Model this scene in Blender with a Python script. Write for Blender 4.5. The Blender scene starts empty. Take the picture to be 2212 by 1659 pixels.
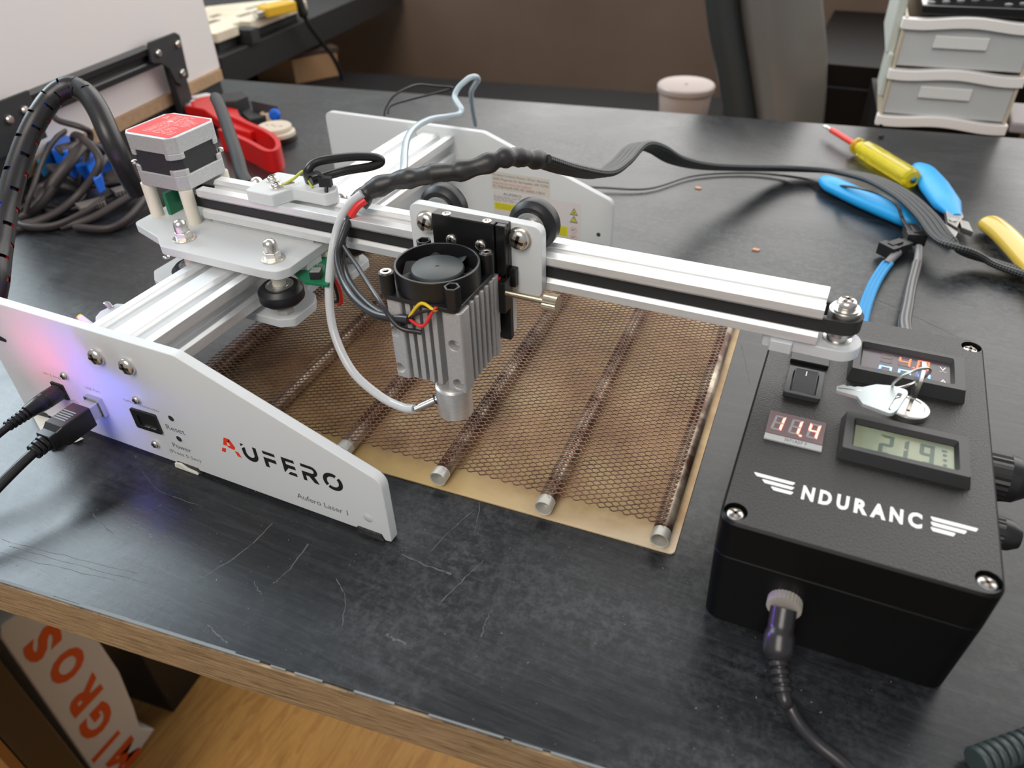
import bpy, bmesh, math, random
from mathutils import Vector, Matrix

random.seed(7)
SC = bpy.context.scene
COL = SC.collection
MM = 0.001          # everything below is written in millimetres,
TZ = 0.740          # measured from the desk top, which stands 0.74 m above the floor

# ------------------------------------------------------------------ camera
cam_d = bpy.data.cameras.new('camera')
cam = bpy.data.objects.new('camera', cam_d)
COL.objects.link(cam)
SC.camera = cam
CF = Vector((-0.34770037, 0.71275461, -0.60916773))
CR = Vector((0.90729545, 0.41963406, -0.02687412))
CU = Vector((-0.23647288, 0.56203925, 0.79258593))
M3 = Matrix((CR, CU, -CF)).transposed()
cam.matrix_world = Matrix.Translation((0.14947, -0.17749, 0.26142 + TZ)) @ M3.to_4x4()
cam_d.sensor_width = 36.0
cam_d.lens = 1616.44 / 2212 * 36.0
cam_d.clip_start = 0.01
cam_d.clip_end = 30
cam_d.dof.use_dof = True
cam_d.dof.focus_distance = 0.37
cam_d.dof.aperture_fstop = 10.0

# ------------------------------------------------------------------ world, lights, exposure
world = bpy.data.worlds.new('room_light')
SC.world = world
world.use_nodes = True
world.node_tree.nodes['Background'].inputs[0].default_value = (0.80, 0.84, 0.90, 1)
world.node_tree.nodes['Background'].inputs[1].default_value = 0.36
SC.view_settings.view_transform = 'Standard'
SC.view_settings.look = 'None'
SC.view_settings.gamma = 1
SC.view_settings.use_curve_mapping = False
SC.view_settings.exposure = 0.0

def area(name, loc, target, sx, sy, power, color):
    d = bpy.data.lights.new(name, 'AREA')
    d.shape = 'RECTANGLE'; d.size = sx; d.size_y = sy; d.energy = power; d.color = color
    o = bpy.data.objects.new(name, d); COL.objects.link(o)
    o.location = loc
    o.rotation_euler = (Vector(target) - Vector(loc)).to_track_quat('-Z', 'Y').to_euler()
    return o
area('left_window_daylight', (-2.3, 0.85, 2.15), (-0.2, 0.15, 0.74), 1.6, 1.4, 75, (0.78, 0.92, 1.0))
area('rear_window_daylight', (-0.05, 1.20, 1.59), (-0.05, 0.0, 1.45), 3.6, 1.45, 44, (1.0, 0.985, 0.96))
area('ceiling_lamp', (0.0, -1.5, 2.55), (-0.1, 0.1, 0.6), 1.3, 1.3, 40, (1.0, 0.93, 0.85))

# ------------------------------------------------------------------ materials
def mat(name, col, rough=0.5, metal=0.0, **kw):
    m = bpy.data.materials.new(name); m.use_nodes = True
    nt = m.node_tree; b = nt.nodes['Principled BSDF']
    b.inputs['Base Color'].default_value = (*col, 1)
    b.inputs['Roughness'].default_value = rough
    b.inputs['Metallic'].default_value = metal
    if 'spec' in kw: b.inputs['Specular IOR Level'].default_value = kw['spec']
    if 'trans' in kw: b.inputs['Transmission Weight'].default_value = kw['trans']
    if 'ior' in kw: b.inputs['IOR'].default_value = kw['ior']
    if 'alpha' in kw: b.inputs['Alpha'].default_value = kw['alpha']
    if 'coat' in kw: b.inputs['Coat Weight'].default_value = kw['coat']
    if 'emit' in kw:
        b.inputs['Emission Color'].default_value = (*kw['emit'], 1)
        b.inputs['Emission Strength'].default_value = kw.get('estr', 1.0)
    return m

class N:
    """small helper to chain shader nodes"""
    def __init__(s, m):
        s.m = m; s.nt = m.node_tree; s.b = s.nt.nodes['Principled BSDF']
    def new(s, t, **kw):
        n = s.nt.nodes.new(t)
        for k, v in kw.items(): setattr(n, k, v)
        return n
    def link(s, a, b): s.nt.links.new(a, b)
    def coord(s, kind='Object', scale=(1, 1, 1), rot=(0, 0, 0)):
        t = s.new('ShaderNodeTexCoord'); mp = s.new('ShaderNodeMapping')
        mp.inputs['Scale'].default_value = scale; mp.inputs['Rotation'].default_value = rot
        s.link(t.outputs[kind], mp.inputs['Vector']); return mp.outputs[0]
    def noise(s, co, scale, detail=4, rough=0.6, dist=0.0):
        n = s.new('ShaderNodeTexNoise'); n.inputs['Scale'].default_value = scale
        n.inputs['Detail'].default_value = detail; n.inputs['Roughness'].default_value = rough
        n.inputs['Distortion'].default_value = dist
        s.link(co, n.inputs['Vector']); return n.outputs['Fac']
    def ramp(s, f, stops):
        r = s.new('ShaderNodeValToRGB'); e = r.color_ramp.elements
        while len(e) < len(stops): e.new(0.5)
        for el, (p, c) in zip(e, stops):
            el.position = p; el.color = (*c, 1) if len(c) == 3 else c
        s.link(f, r.inputs[0]); return r.outputs[0]
    def mix(s, f, a, b, mode='MIX'):
        n = s.new('ShaderNodeMix', data_type='RGBA', blend_type=mode)
        for src, i in ((f, 0), (a, 6), (b, 7)):
            if isinstance(src, (int, float)): n.inputs[i].default_value = src
            elif isinstance(src, tuple): n.inputs[i].default_value = (*src, 1)
            else: s.link(src, n.inputs[i])
        return n.outputs[2]
    def math(s, op, a, b=0.0, c=None):
        n = s.new('ShaderNodeMath', operation=op)
        for i, src in enumerate((a, b) if c is None else (a, b, c)):
            if isinstance(src, (int, float)): n.inputs[i].default_value = src
            else: s.link(src, n.inputs[i])
        return n.outputs[0]
    def bump(s, h, strength=0.2, dist=0.001):
        n = s.new('ShaderNodeBump'); n.inputs['Strength'].default_value = strength
        n.inputs['Distance'].default_value = dist
        s.link(h, n.inputs['Height']); s.link(n.outputs[0], s.b.inputs['Normal'])

def speckled(name, c0, c1, scale, rough, metal=0.0, bump=0.0, stretch=(1, 1, 1), lo=0.35, hi=0.65, **kw):
    m = mat(name, c0, rough, metal, **kw); n = N(m)
    co = n.coord('Object', stretch)
    f = n.noise(co, scale)
    n.link(n.ramp(f, [(lo, c0), (hi, c1)]), n.b.inputs['Base Color'])
    if bump: n.bump(f, bump, 0.0006)
    return m

def acrylic_mat(name, col, tr=0.35, rough=0.28):
    m = mat(name, col, rough, spec=0.35); n = N(m)
    out = n.nt.nodes['Material Output']
    t = n.new('ShaderNodeBsdfTranslucent'); t.inputs[0].default_value = (*col, 1)
    mx = n.new('ShaderNodeMixShader'); mx.inputs[0].default_value = tr
    n.link(n.b.outputs[0], mx.inputs[1]); n.link(t.outputs[0], mx.inputs[2]); n.link(mx.outputs[0], out.inputs[0])
    return m

ACRYL = acrylic_mat('milky_acrylic', (0.80, 0.82, 0.825), 0.30)
ACRYL2 = acrylic_mat('clear_milky_acrylic', (0.80, 0.83, 0.85), 0.35, 0.2)
ALU = speckled('anodised_aluminium', (0.78, 0.79, 0.79), (0.86, 0.86, 0.86), 60, 0.42, 0.55, stretch=(1, 1, 8))
CAST = speckled('bead_blasted_aluminium', (0.50, 0.50, 0.50), (0.57, 0.57, 0.57), 900, 0.55, 0.55, bump=0.12)
TURN = speckled('turned_aluminium', (0.74, 0.74, 0.74), (0.84, 0.84, 0.84), 120, 0.34, 0.7, stretch=(1, 1, 9))
NICKEL = mat('nickel_screw', (0.80, 0.76, 0.70), 0.26, 0.95)
DARKREC = mat('screw_recess', (0.10, 0.08, 0.06), 0.35, 0.8)
STEEL = mat('steel', (0.62, 0.61, 0.59), 0.3, 1.0)
KEYM = mat('nickel_key', (0.55, 0.60, 0.61), 0.48, 0.6)
BRASS = mat('brass_screw', (0.62, 0.55, 0.42), 0.32, 1.0)
BLK = mat('black_plastic', (0.012, 0.012, 0.013), 0.36)
BLKM = mat('black_matte_plastic', (0.020, 0.020, 0.021), 0.6)
BLKG = mat('black_gloss', (0.008, 0.008, 0.009), 0.16)
ANOD = mat('black_anodised', (0.012, 0.012, 0.013), 0.3, 0.2)
RUB = speckled('black_rubber', (0.020, 0.020, 0.021), (0.045, 0.046, 0.046), 300, 0.75, bump=0.2)
TYRE = mat('black_wheel', (0.010, 0.010, 0.012), 0.42)
GREYP = mat('grey_plastic', (0.032, 0.034, 0.038), 0.45)
BEZEL = mat('dark_grey_bezel', (0.026, 0.026, 0.027), 0.42)
IVORY = mat('ivory_nylon', (0.78, 0.73, 0.60), 0.45)
WHITEP = mat('white_plastic', (0.75, 0.75, 0.74), 0.45)
REDL = mat('red_label', (0.66, 0.025, 0.03), 0.3)
PINK = mat('label_print', (0.85, 0.42, 0.40), 0.4)
REDP = mat('red_plastic', (0.62, 0.012, 0.012), 0.3)
REDW = mat('red_wire', (0.75, 0.03, 0.03), 0.35)
YELW = mat('yellow_wire', (0.80, 0.55, 0.02), 0.35)
BLKW = mat('black_wire', (0.014, 0.013, 0.014), 0.35)
GREYW = mat('grey_sheath', (0.024, 0.022, 0.024), 0.3)
GRN = mat('green_pcb', (0.010, 0.17, 0.075), 0.35)
INK = mat('black_ink', (0.012, 0.011, 0.010), 0.5)
INKG = mat('grey_ink', (0.10, 0.105, 0.105), 0.6)
INKR = mat('red_ink', (0.80, 0.045, 0.012), 0.5)
WHT = mat('white_print', (0.82, 0.82, 0.82), 0.5)
LOOM = mat('black_loom', (0.022, 0.020, 0.021), 0.36)
LOOMIN = mat('loom_inside', (0.006, 0.005, 0.008), 0.6)
BLUEH = mat('blue_rubber_grip', (0.015, 0.36, 0.78), 0.42)
BLUEC = mat('blue_clamp_plastic', (0.005, 0.12, 0.62), 0.4)
CYANP = mat('cyan_pad', (0.03, 0.38, 0.62), 0.5)
REDSH = mat('red_shaft_sleeve', (0.70, 0.035, 0.02), 0.3)
YELT = mat('clear_yellow_plastic', (0.95, 0.80, 0.04), 0.08, trans=0.7, ior=1.4)
YELM = mat('yellow_gold_grip', (0.62, 0.42, 0.05), 0.25, coat=0.5)
CLEAR = mat('clear_tube', (0.90, 0.92, 0.94), 0.08, trans=0.45, ior=1.38)
MILKY = mat('milky_tube', (0.55, 0.66, 0.72), 0.25, trans=0.25)
PAPER = mat('paper', (0.66, 0.65, 0.58), 0.8)
WOODL = speckled('light_wood', (0.55, 0.40, 0.24), (0.68, 0.54, 0.36), 90, 0.6, stretch=(1, 8, 1))
MDF = speckled('mdf_edge', (0.40, 0.24, 0.13), (0.47, 0.30, 0.17), 200, 0.7)
TAPE = speckled('shrink_tape', (0.016, 0.014, 0.014), (0.030, 0.027, 0.027), 120, 0.42, bump=0.35)

def braid_mat(name, c0, c1, nu, nv, rough=0.45):
    m = mat(name, c0, rough); n = N(m)
    co = n.new('ShaderNodeUVMap').outputs[0]
    sp = n.new('ShaderNodeSeparateXYZ'); n.link(co, sp.inputs[0])
    a = n.math('MULTIPLY', sp.outputs[0], nu); b = n.math('MULTIPLY', sp.outputs[1], nv)
    s1 = n.math('SINE', n.math('ADD', a, b)); s2 = n.math('SINE', n.math('SUBTRACT', a, b))
    p = n.math('MULTIPLY', s1, s2)
    f = n.math('ADD', n.math('MULTIPLY', p, 0.5), 0.5)
    n.link(n.ramp(f, [(0.25, c0), (0.85, c1)]), n.b.inputs['Base Color'])
    n.bump(f, 0.6, 0.0006)
    return m
BRAID = braid_mat('black_braided_sleeve', (0.003, 0.003, 0.004), (0.070, 0.077, 0.080), 1.6, 25.1)
BRAIDG = braid_mat('grey_braided_sleeve', (0.008, 0.007, 0.008), (0.30, 0.29, 0.29), 2.0, 25.1)
BRAIDB = braid_mat('blue_braided_sleeve', (0.0, 0.20, 0.50), (0.0, 0.36, 0.75), 1.6, 31.4)

# --- desk laminate: dark, grained, scuffed
def desk_mat():
    m = mat('black_laminate', (0.02, 0.02, 0.022), 0.36); n = N(m)
    rot = (0, 0, -math.radians(6.6))
    co = n.coord('Object', (1, 1, 1), rot)
    grain = n.noise(n.coord('Object', (5, 90, 5), rot), 3.2, 6, 0.7, 0.6)
    gcol = n.ramp(grain, [(0.36, (0.007, 0.0075, 0.009)), (0.52, (0.0135, 0.0148, 0.0172)), (0.72, (0.029, 0.031, 0.035))])
    fine = n.noise(n.coord('Object', (25, 420, 25), rot), 4, 4, 0.7)
    fcol = n.mix(n.ramp(fine, [(0.56, (0, 0, 0)), (0.75, (1, 1, 1))]), gcol, (0.042, 0.045, 0.050))
    cloud = n.noise(co, 7, 5, 0.62, 0.8)
    haze = n.noise(co, 260, 5, 0.75)
    hz = n.math('MULTIPLY', n.ramp(cloud, [(0.42, (0, 0, 0)), (0.68, (1, 1, 1))]), n.ramp(haze, [(0.44, (0, 0, 0)), (0.66, (1, 1, 1))]))
    c2 = n.mix(n.math('MULTIPLY', hz, 0.75), fcol, (0.080, 0.088, 0.092))
    sp = n.noise(co, 900, 2, 0.5)
    c3 = n.mix(n.ramp(sp, [(0.745, (0, 0, 0)), (0.80, (1, 1, 1))]), c2, (0.26, 0.27, 0.27))
    n.link(c3, n.b.inputs['Base Color'])
    n.link(n.ramp(cloud, [(0.35, (0.24, 0.24, 0.24)), (0.7, (0.40, 0.40, 0.40))]), n.b.inputs['Roughness'])
    n.bump(n.math('ADD', fine, haze), 0.10, 0.0004)
    return m
DESK = desk_mat()
def edge_mat():
    m = mat('beech_edge_band', (0.3, 0.2, 0.12), 0.5); n = N(m)
    f = n.noise(n.coord('Object', (10, 10, 240), (0, 0, 0)), 6, 6, 0.7)
    g = n.noise(n.coord('Object', (1, 1, 1)), 5, 3)
    c = n.ramp(f, [(0.38, (0.095, 0.068, 0.040)), (0.5, (0.25, 0.175, 0.098)), (0.66, (0.36, 0.26, 0.155))])
    n.link(n.mix(n.ramp(g, [(0.4, (0, 0, 0)), (0.65, (0.5, 0.5, 0.5))]), c, (0.27, 0.17, 0.115)), n.b.inputs['Base Color'])
    return m
EDGE = edge_mat()
def oak_mat():
    m = mat('oak_floor', (0.4, 0.2, 0.06), 0.4); n = N(m)
    co = n.coord('Object', (9, 1.0, 1), (0, 0, math.radians(35)))
    f = n.noise(co, 5, 8, 0.65, 1.6)
    n.link(n.ramp(f, [(0.3, (0.36, 0.17, 0.042)), (0.5, (0.58, 0.31, 0.09)), (0.56, (0.42, 0.20, 0.055)), (0.75, (0.66, 0.37, 0.12))]), n.b.inputs['Base Color'])
    return m
OAK = oak_mat()
def sheet_mat():
    m = mat('smoked_steel_sheet', (0.5, 0.4, 0.25), 0.40, 0.3); n = N(m)
    co = n.coord('Object', (1, 1, 1))
    sx = n.new('ShaderNodeSeparateXYZ'); n.link(co, sx.inputs[0])
    f = n.noise(co, 16, 5, 0.6, 0.5)
    # smoke stain grows away from the clean front margin and the right edge of the sheet
    v = n.math('ADD', n.math('MULTIPLY', sx.outputs[1], 26.0), n.math('MULTIPLY', f, 1.1))
    st = n.ramp(v, [(0.55, (0, 0, 0)), (1.15, (1, 1, 1))])
    clean = n.ramp(n.math('ADD', n.math('MULTIPLY', sx.outputs[0], 5.0), 0.75), [(0.1, (0.62, 0.43, 0.18)), (0.95, (0.76, 0.66, 0.52))])
    smoke = n.ramp(n.noise(co, 22, 5, 0.65), [(0.34, (0.26, 0.145, 0.066)), (0.52, (0.40, 0.27, 0.13)), (0.70, (0.50, 0.41, 0.21))])
    n.link(n.mix(st, clean, smoke), n.b.inputs['Base Color'])
    return m
SHEET = sheet_mat()
TUBEM = speckled('smoked_steel_tube', (0.10, 0.05, 0.035), (0.52, 0.45, 0.35), 55, 0.38, 0.6, lo=0.42, hi=0.66)
TUBEE = mat('clean_tube_end', (0.66, 0.65, 0.60), 0.42, 0.5)
NETM = speckled('copper_brown_mesh', (0.10, 0.050, 0.030), (0.24, 0.125, 0.080), 45, 0.42, 0.35)
LID = speckled('textured_black_lid', (0.008, 0.0078, 0.0075), (0.020, 0.019, 0.018), 1150, 0.32, bump=0.6)
BOXS = mat('smooth_black_box', (0.004, 0.004, 0.0042), 0.4, spec=0.15)
WALLM = speckled('brown_wall', (0.14, 0.092, 0.062), (0.175, 0.118, 0.084), 3, 0.9)

# ------------------------------------------------------------------ mesh builder
def rnd(poly, r, seg=4, only=None):
    """round the corners of a 2-D polygon"""
    out = []; n = len(poly)
    for i, p in enumerate(poly):
        rr = r if only is None or i in only else 0
        if isinstance(r, (list, tuple)): rr = r[i]
        p = Vector(p); a = Vector(poly[i - 1]) - p; b = Vector(poly[(i + 1) % n]) - p
        if rr <= 0 or a.length < 1e-6 or b.length < 1e-6: out.append(tuple(p)); continue
        ang = a.angle(b); t = min(rr / math.tan(ang / 2), a.length * 0.49, b.length * 0.49)
        p0 = p + a.normalized() * t; p1 = p + b.normalized() * t
        for k in range(seg + 1):
            s = k / seg
            out.append(tuple(p0 * (1 - s) ** 2 + p * 2 * s * (1 - s) + p1 * s * s))
    return out

def ngon(c, r, n, ph=0.0):
    return [(c[0] + r * math.cos(ph + 2 * math.pi * i / n), c[1] + r * math.sin(ph + 2 * math.pi * i / n)) for i in range(n)]

def spline(pts, sub=8):
    P = [Vector(p) for p in pts]; P = [2 * P[0] - P[1]] + P + [2 * P[-1] - P[-2]]
    out = []
    for i in range(1, len(P) - 2):
        a, b, c, d = P[i - 1:i + 3]
        for k in range(sub):
            t = k / sub
            out.append(0.5 * ((2 * b) + (c - a) * t + (2 * a - 5 * b + 4 * c - d) * t * t + (3 * b - a - 3 * c + d) * t ** 3))
    out.append(P[-2]); return out

class MB:
    def __init__(s, xf=None):
        s.v = []; s.f = []; s.m = []; s.uv = {}; s.mi = 0; s.xf = xf
    def add(s, vs, fs, uvs=None):
        k = len(s.v)
        for p in vs: s.v.append(Vector(s.xf(p) if s.xf else p))
        for j, f in enumerate(fs):
            if uvs: s.uv[len(s.f)] = uvs[j]
            s.f.append([k + i for i in f]); s.m.append(s.mi)
        return s
    def box(s, x0, x1, y0, y1, z0, z1):
        return s.add([(x, y, z) for z in (z0, z1) for y in (y0, y1) for x in (x0, x1)],
                     [(0, 2, 3, 1), (4, 5, 7, 6), (0, 1, 5, 4), (2, 6, 7, 3), (0, 4, 6, 2), (1, 3, 7, 5)])
    def obox(s, c, a, b, d):
        c, a, b, d = map(Vector, (c, a, b, d))
        return s.add([c + i * a + j * b + k * d for k in (-1, 1) for j in (-1, 1) for i in (-1, 1)],
                     [(0, 2, 3, 1), (4, 5, 7, 6), (0, 1, 5, 4), (2, 6, 7, 3), (0, 4, 6, 2), (1, 3, 7, 5)])
    def prism(s, poly, a0, a1, plane='xy'):
        ar = sum(p[0] * q[1] - q[0] * p[1] for p, q in zip(poly, poly[1:] + poly[:1]))
        if ar < 0: poly = poly[::-1]
        n = len(poly)
        def P(p, h):
            return {'xy': (p[0], p[1], h), 'xz': (p[0], h, p[1]), 'yz': (h, p[0], p[1])}[plane]
        vs = [P(p, a0) for p in poly] + [P(p, a1) for p in poly]
        fs = [tuple(range(n))[::-1], tuple(range(n, 2 * n))] + [(i, (i + 1) % n, n + (i + 1) % n, n + i) for i in range(n)]
        if plane == 'xz': fs = [f[::-1] for f in fs]
        return s.add(vs, fs)
    def bridge(s, A, B, capa=True, capb=True):
        n = len(A); fs = [(i, (i + 1) % n, n + (i + 1) % n, n + i) for i in range(n)]
        if capa: fs.append(tuple(range(n))[::-1])
        if capb: fs.append(tuple(range(n, 2 * n)))
        return s.add(list(A) + list(B), fs)
    def frame(s, outer, inner, z0, z1, plane='xy'):
        """a flat ring between two polygons with the same number of points"""
        n = len(outer)
        def P(p, h): return {'xy': (p[0], p[1], h), 'xz': (p[0], h, p[1]), 'yz': (h, p[0], p[1])}[plane]
        vs = [P(p, z) for z in (z0, z1) for p in outer] + [P(p, z) for z in (z0, z1) for p in inner]
        fs = []
        for i in range(n):
            j = (i + 1) % n
            fs += [(i, j, n + j, n + i), (2 * n + j, 2 * n + i, 3 * n + i, 3 * n + j),
                   (n + i, n + j, 3 * n + j, 3 * n + i), (j, i, 2 * n + i, 2 * n + j)]
        return s.add(vs, fs)
    def lathe(s, prof, o, ax, n=24, ph=0.0, scal=None):
        o = Vector(o); ax = Vector(ax).normalized()
        u = ax.orthogonal().normalized(); w = ax.cross(u)
        vs = []; fs = []
        for r, h in prof:
            for i in range(n):
                t = ph + 2 * math.pi * i / n
                vs.append(o + ax * h + u * (r * math.cos(t)) + w * (r * math.sin(t)))
        for k in range(len(prof) - 1):
            for i in range(n):
                j = (i + 1) % n
                fs.append((k * n + i, k * n + j, (k + 1) * n + j, (k + 1) * n + i))
        if prof[0][0] > 1e-6: fs.append(tuple(range(n))[::-1])
        if prof[-1][0] > 1e-6: fs.append(tuple(range((len(prof) - 1) * n, len(prof) * n)))
        return s.add(vs, fs)
    def cyl(s, p0, p1, r, r1=None, n=24, ph=0.0):
        p0 = Vector(p0); p1 = Vector(p1)
        return s.lathe([(r, 0), (r if r1 is None else r1, (p1 - p0).length)], p0, p1 - p0, n, ph)
    def tube(s, path, r, n=10, flat=None, up=None, skip=None, closed=False, uvscale=1.0):
        """sweep a circle (or, with flat=(a,b), an ellipse) along a path"""
        P = [Vector(p) for p in path]; L = len(P); vs = []; T = []
        for i in range(L):
            a = P[i - 1] if (i > 0 or closed) else P[i]; b = P[(i + 1) % L] if (i < L - 1 or closed) else P[i]
            T.append((b - a).normalized())
        u = (Vector(up) if up else T[0].orthogonal()); u = (u - T[0] * u.dot(T[0])).normalized()
        ln = [0.0]
        for i in range(1, L): ln.append(ln[-1] + (P[i] - P[i - 1]).length)
        for i in range(L):
            if up:
                u = Vector(up); u = (u - T[i] * u.dot(T[i])).normalized()
            else:
                u = (u - T[i] * u.dot(T[i])).normalized()
            w = T[i].cross(u)
            ri = r[i] if isinstance(r, (list, tuple)) else r
            fa, fb = flat if flat else (1, 1)
            for k in range(n):
                t = 2 * math.pi * k / n
                vs.append(P[i] + w * (ri * fa * math.cos(t)) + u * (ri * fb * math.sin(t)))
        fs = []; uvs = []
        for i in range(L if closed else L - 1):
            i2 = (i + 1) % L
            for k in range(n):
                if skip and skip(i, k): continue
                j = (k + 1) % n
                fs.append((i * n + k, i * n + j, i2 * n + j, i2 * n + k))
                l0 = ln[i] * uvscale; l1 = (ln[i + 1] if i < L - 1 else ln[i] + 1) * uvscale
                uvs.append([(l0, k / n), (l0, (k + 1) / n), (l1, (k + 1) / n), (l1, k / n)])
        if not closed:
            fs += [tuple(range(n))[::-1], tuple(range((L - 1) * n, L * n))]
            uvs += [[(0, 0)] * n, [(0, 0)] * n]
        return s.add(vs, fs, uvs)
    def ribbon(s, path, half_w, half_t, up=(0, 0, 1), closed=False):
        """sweep a flat strip; its width lies along 'up'"""
        P = [Vector(p) for p in path]; L = len(P); up = Vector(up); vs = []; fs = []
        for i in range(L):
            a = P[i - 1] if (i > 0 or closed) else P[i]; b = P[(i + 1) % L] if (i < L - 1 or closed) else P[i]
            t = (b - a).normalized(); w = (up - t * up.dot(t)).normalized(); d = t.cross(w)
            for su, sd in ((-1, -1), (1, -1), (1, 1), (-1, 1)):
                vs.append(P[i] + w * half_w * su + d * half_t * sd)
        for i in range(L if closed else L - 1):
            i2 = (i + 1) % L
            for k in range(4):
                j = (k + 1) % 4
                fs.append((i * 4 + k, i * 4 + j, i2 * 4 + j, i2 * 4 + k))
        if not closed: fs += [(3, 2, 1, 0), ((L - 1) * 4, (L - 1) * 4 + 1, (L - 1) * 4 + 2, (L - 1) * 4 + 3)]
        return s.add(vs, fs)
    def sphere(s, c, r, n=16, k=8, sq=(1, 1, 1)):
        c = Vector(c); vs = [c + Vector((0, 0, -r * sq[2]))]; fs = []
        for i in range(1, k):
            ph = -math.pi / 2 + math.pi * i / k
            for j in range(n):
                t = 2 * math.pi * j / n
                vs.append(c + Vector((r * sq[0] * math.cos(ph) * math.cos(t), r * sq[1] * math.cos(ph) * math.sin(t), r * sq[2] * math.sin(ph))))
        vs.append(c + Vector((0, 0, r * sq[2])))
        for j in range(n):
            fs.append((0, 1 + (j + 1) % n, 1 + j))
            fs.append((len(vs) - 1, 1 + (k - 2) * n + j, 1 + (k - 2) * n + (j + 1) % n))
            for i in range(k - 2):
                fs.append((1 + i * n + j, 1 + i * n + (j + 1) % n, 1 + (i + 1) * n + (j + 1) % n, 1 + (i + 1) * n + j))
        return s.add(vs, fs)

def W(p): return Vector((p[0] * MM, p[1] * MM, p[2] * MM + TZ))

ROOT = {}
def thing(name, label, cat, loc, group=None):
    o = bpy.data.objects.new(name, None); COL.objects.link(o)
    o.empty_display_size = 0.02
    o.location = W(loc); ROOT[o.name] = W(loc)
    o['label'] = label; o['category'] = cat
    if group: o['group'] = group
    return o
def build(name, mb, mats, root_loc):
    me = bpy.data.meshes.new(name)
    me.from_pydata([W(p) - root_loc for p in mb.v], [], mb.f)
    mats = mats if isinstance(mats, (list, tuple)) else [mats]
    for m in mats: me.materials.append(m)
    if len(mats) > 1: me.polygons.foreach_set('material_index', mb.m)
    if mb.uv:
        l = me.uv_layers.new(name='UVMap')
        for fi, uv in mb.uv.items():
            for li, c in zip(me.polygons[fi].loop_indices, uv): l.data[li].uv = c
    me.update()
    return me
def finish(o, me, smooth, bevel, seg=2):
    bm = bmesh.new(); bm.from_mesh(me)
    bmesh.ops.recalc_face_normals(bm, faces=bm.faces); bm.to_mesh(me); bm.free()
    if smooth:
        me.polygons.foreach_set('use_smooth', [True] * len(me.polygons))
        me.set_sharp_from_angle(angle=math.radians(smooth))
    if bevel:
        b = o.modifiers.new('edge', 'BEVEL'); b.width = bevel * MM; b.segments = seg
        b.limit_method = 'ANGLE'; b.angle_limit = math.radians(40); b.harden_normals = False
def part(name, mb, mats, parent, smooth=35, bevel=0.0, label=None, kind=None, seg=2):
    r = parent
    while r.parent: r = r.parent
    rl = ROOT[r.name]
    me = build(name, mb, mats, rl)
    o = bpy.data.objects.new(name, me); COL.objects.link(o); o.parent = parent
    finish(o, me, smooth, bevel, seg)
    if label: o['label'] = label
    if kind: o['kind'] = kind
    return o
def solo(name, mb, mats, label, cat, loc, smooth=35, bevel=0.0, group=None, kind=None, seg=2):
    """a thing that is one mesh"""
    rl = W(loc); me = build(name, mb, mats, rl)
    o = bpy.data.objects.new(name, me); COL.objects.link(o); o.location = rl; ROOT[o.name] = rl
    finish(o, me, smooth, bevel, seg)
    if label: o['label'] = label
    if cat: o['category'] = cat
    if group: o['group'] = group
    if kind: o['kind'] = kind
    return o

def screw(mb, p, ax, r, h, washer=0.0, rot=0.4, n=22):
    """pan-head cross screw: head in slot 0, recess in slot 1"""
    p = Vector(p); ax = Vector(ax).normalized(); k = mb.mi
    if washer:
        mb.lathe([(washer, 0), (washer, 0.7), (washer * 0.6, 0.75)], p, ax, n); p = p + ax * 0.7
    mb.lathe([(r, 0), (r * 1.0, h * 0.35), (r * 0.93, h * 0.62), (r * 0.76, h * 0.85), (r * 0.45, h * 0.98), (0.001, h)], p, ax, n)
    mb.mi = 1
    u = ax.orthogonal().normalized(); w = ax.cross(u)
    for t in (rot, rot + math.pi / 2):
        d = u * math.cos(t) + w * math.sin(t); e = ax.cross(d)
        mb.obox(p + ax * (h * 0.88), d * (r * 0.62), e * (r * 0.15), ax * (h * 0.16))
    mb.mi = k
    return mb

_txt = {}
def glyphs(s, align='LEFT', bold=0.0):
    key = (s, align, bold)
    if key in _txt: return _txt[key]
    c = bpy.data.curves.new('txt', 'FONT'); c.body = s; c.size = 1.0; c.align_x = align
    c.offset = bold; c.resolution_u = 3; c.fill_mode = 'FRONT'
    o = bpy.data.objects.new('txt', c); COL.objects.link(o)
    dg = bpy.context.evaluated_depsgraph_get(); dg.update()
    me = o.evaluated_get(dg).to_mesh()
    vs = [tuple(v.co) for v in me.vertices]; fs = [tuple(p.vertices) for p in me.polygons]
    o.evaluated_get(dg).to_mesh_clear()
    bpy.data.objects.remove(o); bpy.data.curves.remove(c)
    _txt[key] = (vs, fs); return vs, fs
def text(mb, s, o, ex, ey, h, width=None, align='LEFT', bold=0.0):
    """lay text on a plane: o origin, ex/ey unit axes, h capital height (mm), width forces the run length"""
    vs, fs = glyphs(s, align, bold)
    if not vs: return mb
    o, ex, ey = Vector(o), Vector(ex), Vector(ey)
    x0 = min(v[0] for v in vs); x1 = max(v[0] for v in vs)
    cap = 0.69; sy = h / cap
    sx = sy if width is None else width / (x1 - x0)
    if width is not None and align == 'LEFT': vs = [(v[0] - x0, v[1], v[2]) for v in vs]
    return mb.add([o + ex * (v[0] * sx) + ey * (v[1] * sy) for v in vs], fs)
def bars(mb, o, ex, ey, rows, h, pitch):
    """lines of print too small to read: rows = list of [(x0,x1),...]"""
    o, ex, ey = Vector(o), Vector(ex), Vector(ey)
    for i, r in enumerate(rows):
        for a, b in r:
            q = [o + ex * a - ey * (i * pitch), o + ex * b - ey * (i * pitch), o + ex * b - ey * (i * pitch + h), o + ex * a - ey * (i * pitch + h)]
            mb.add(q, [(0, 1, 2, 3)])
    return mb
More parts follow.
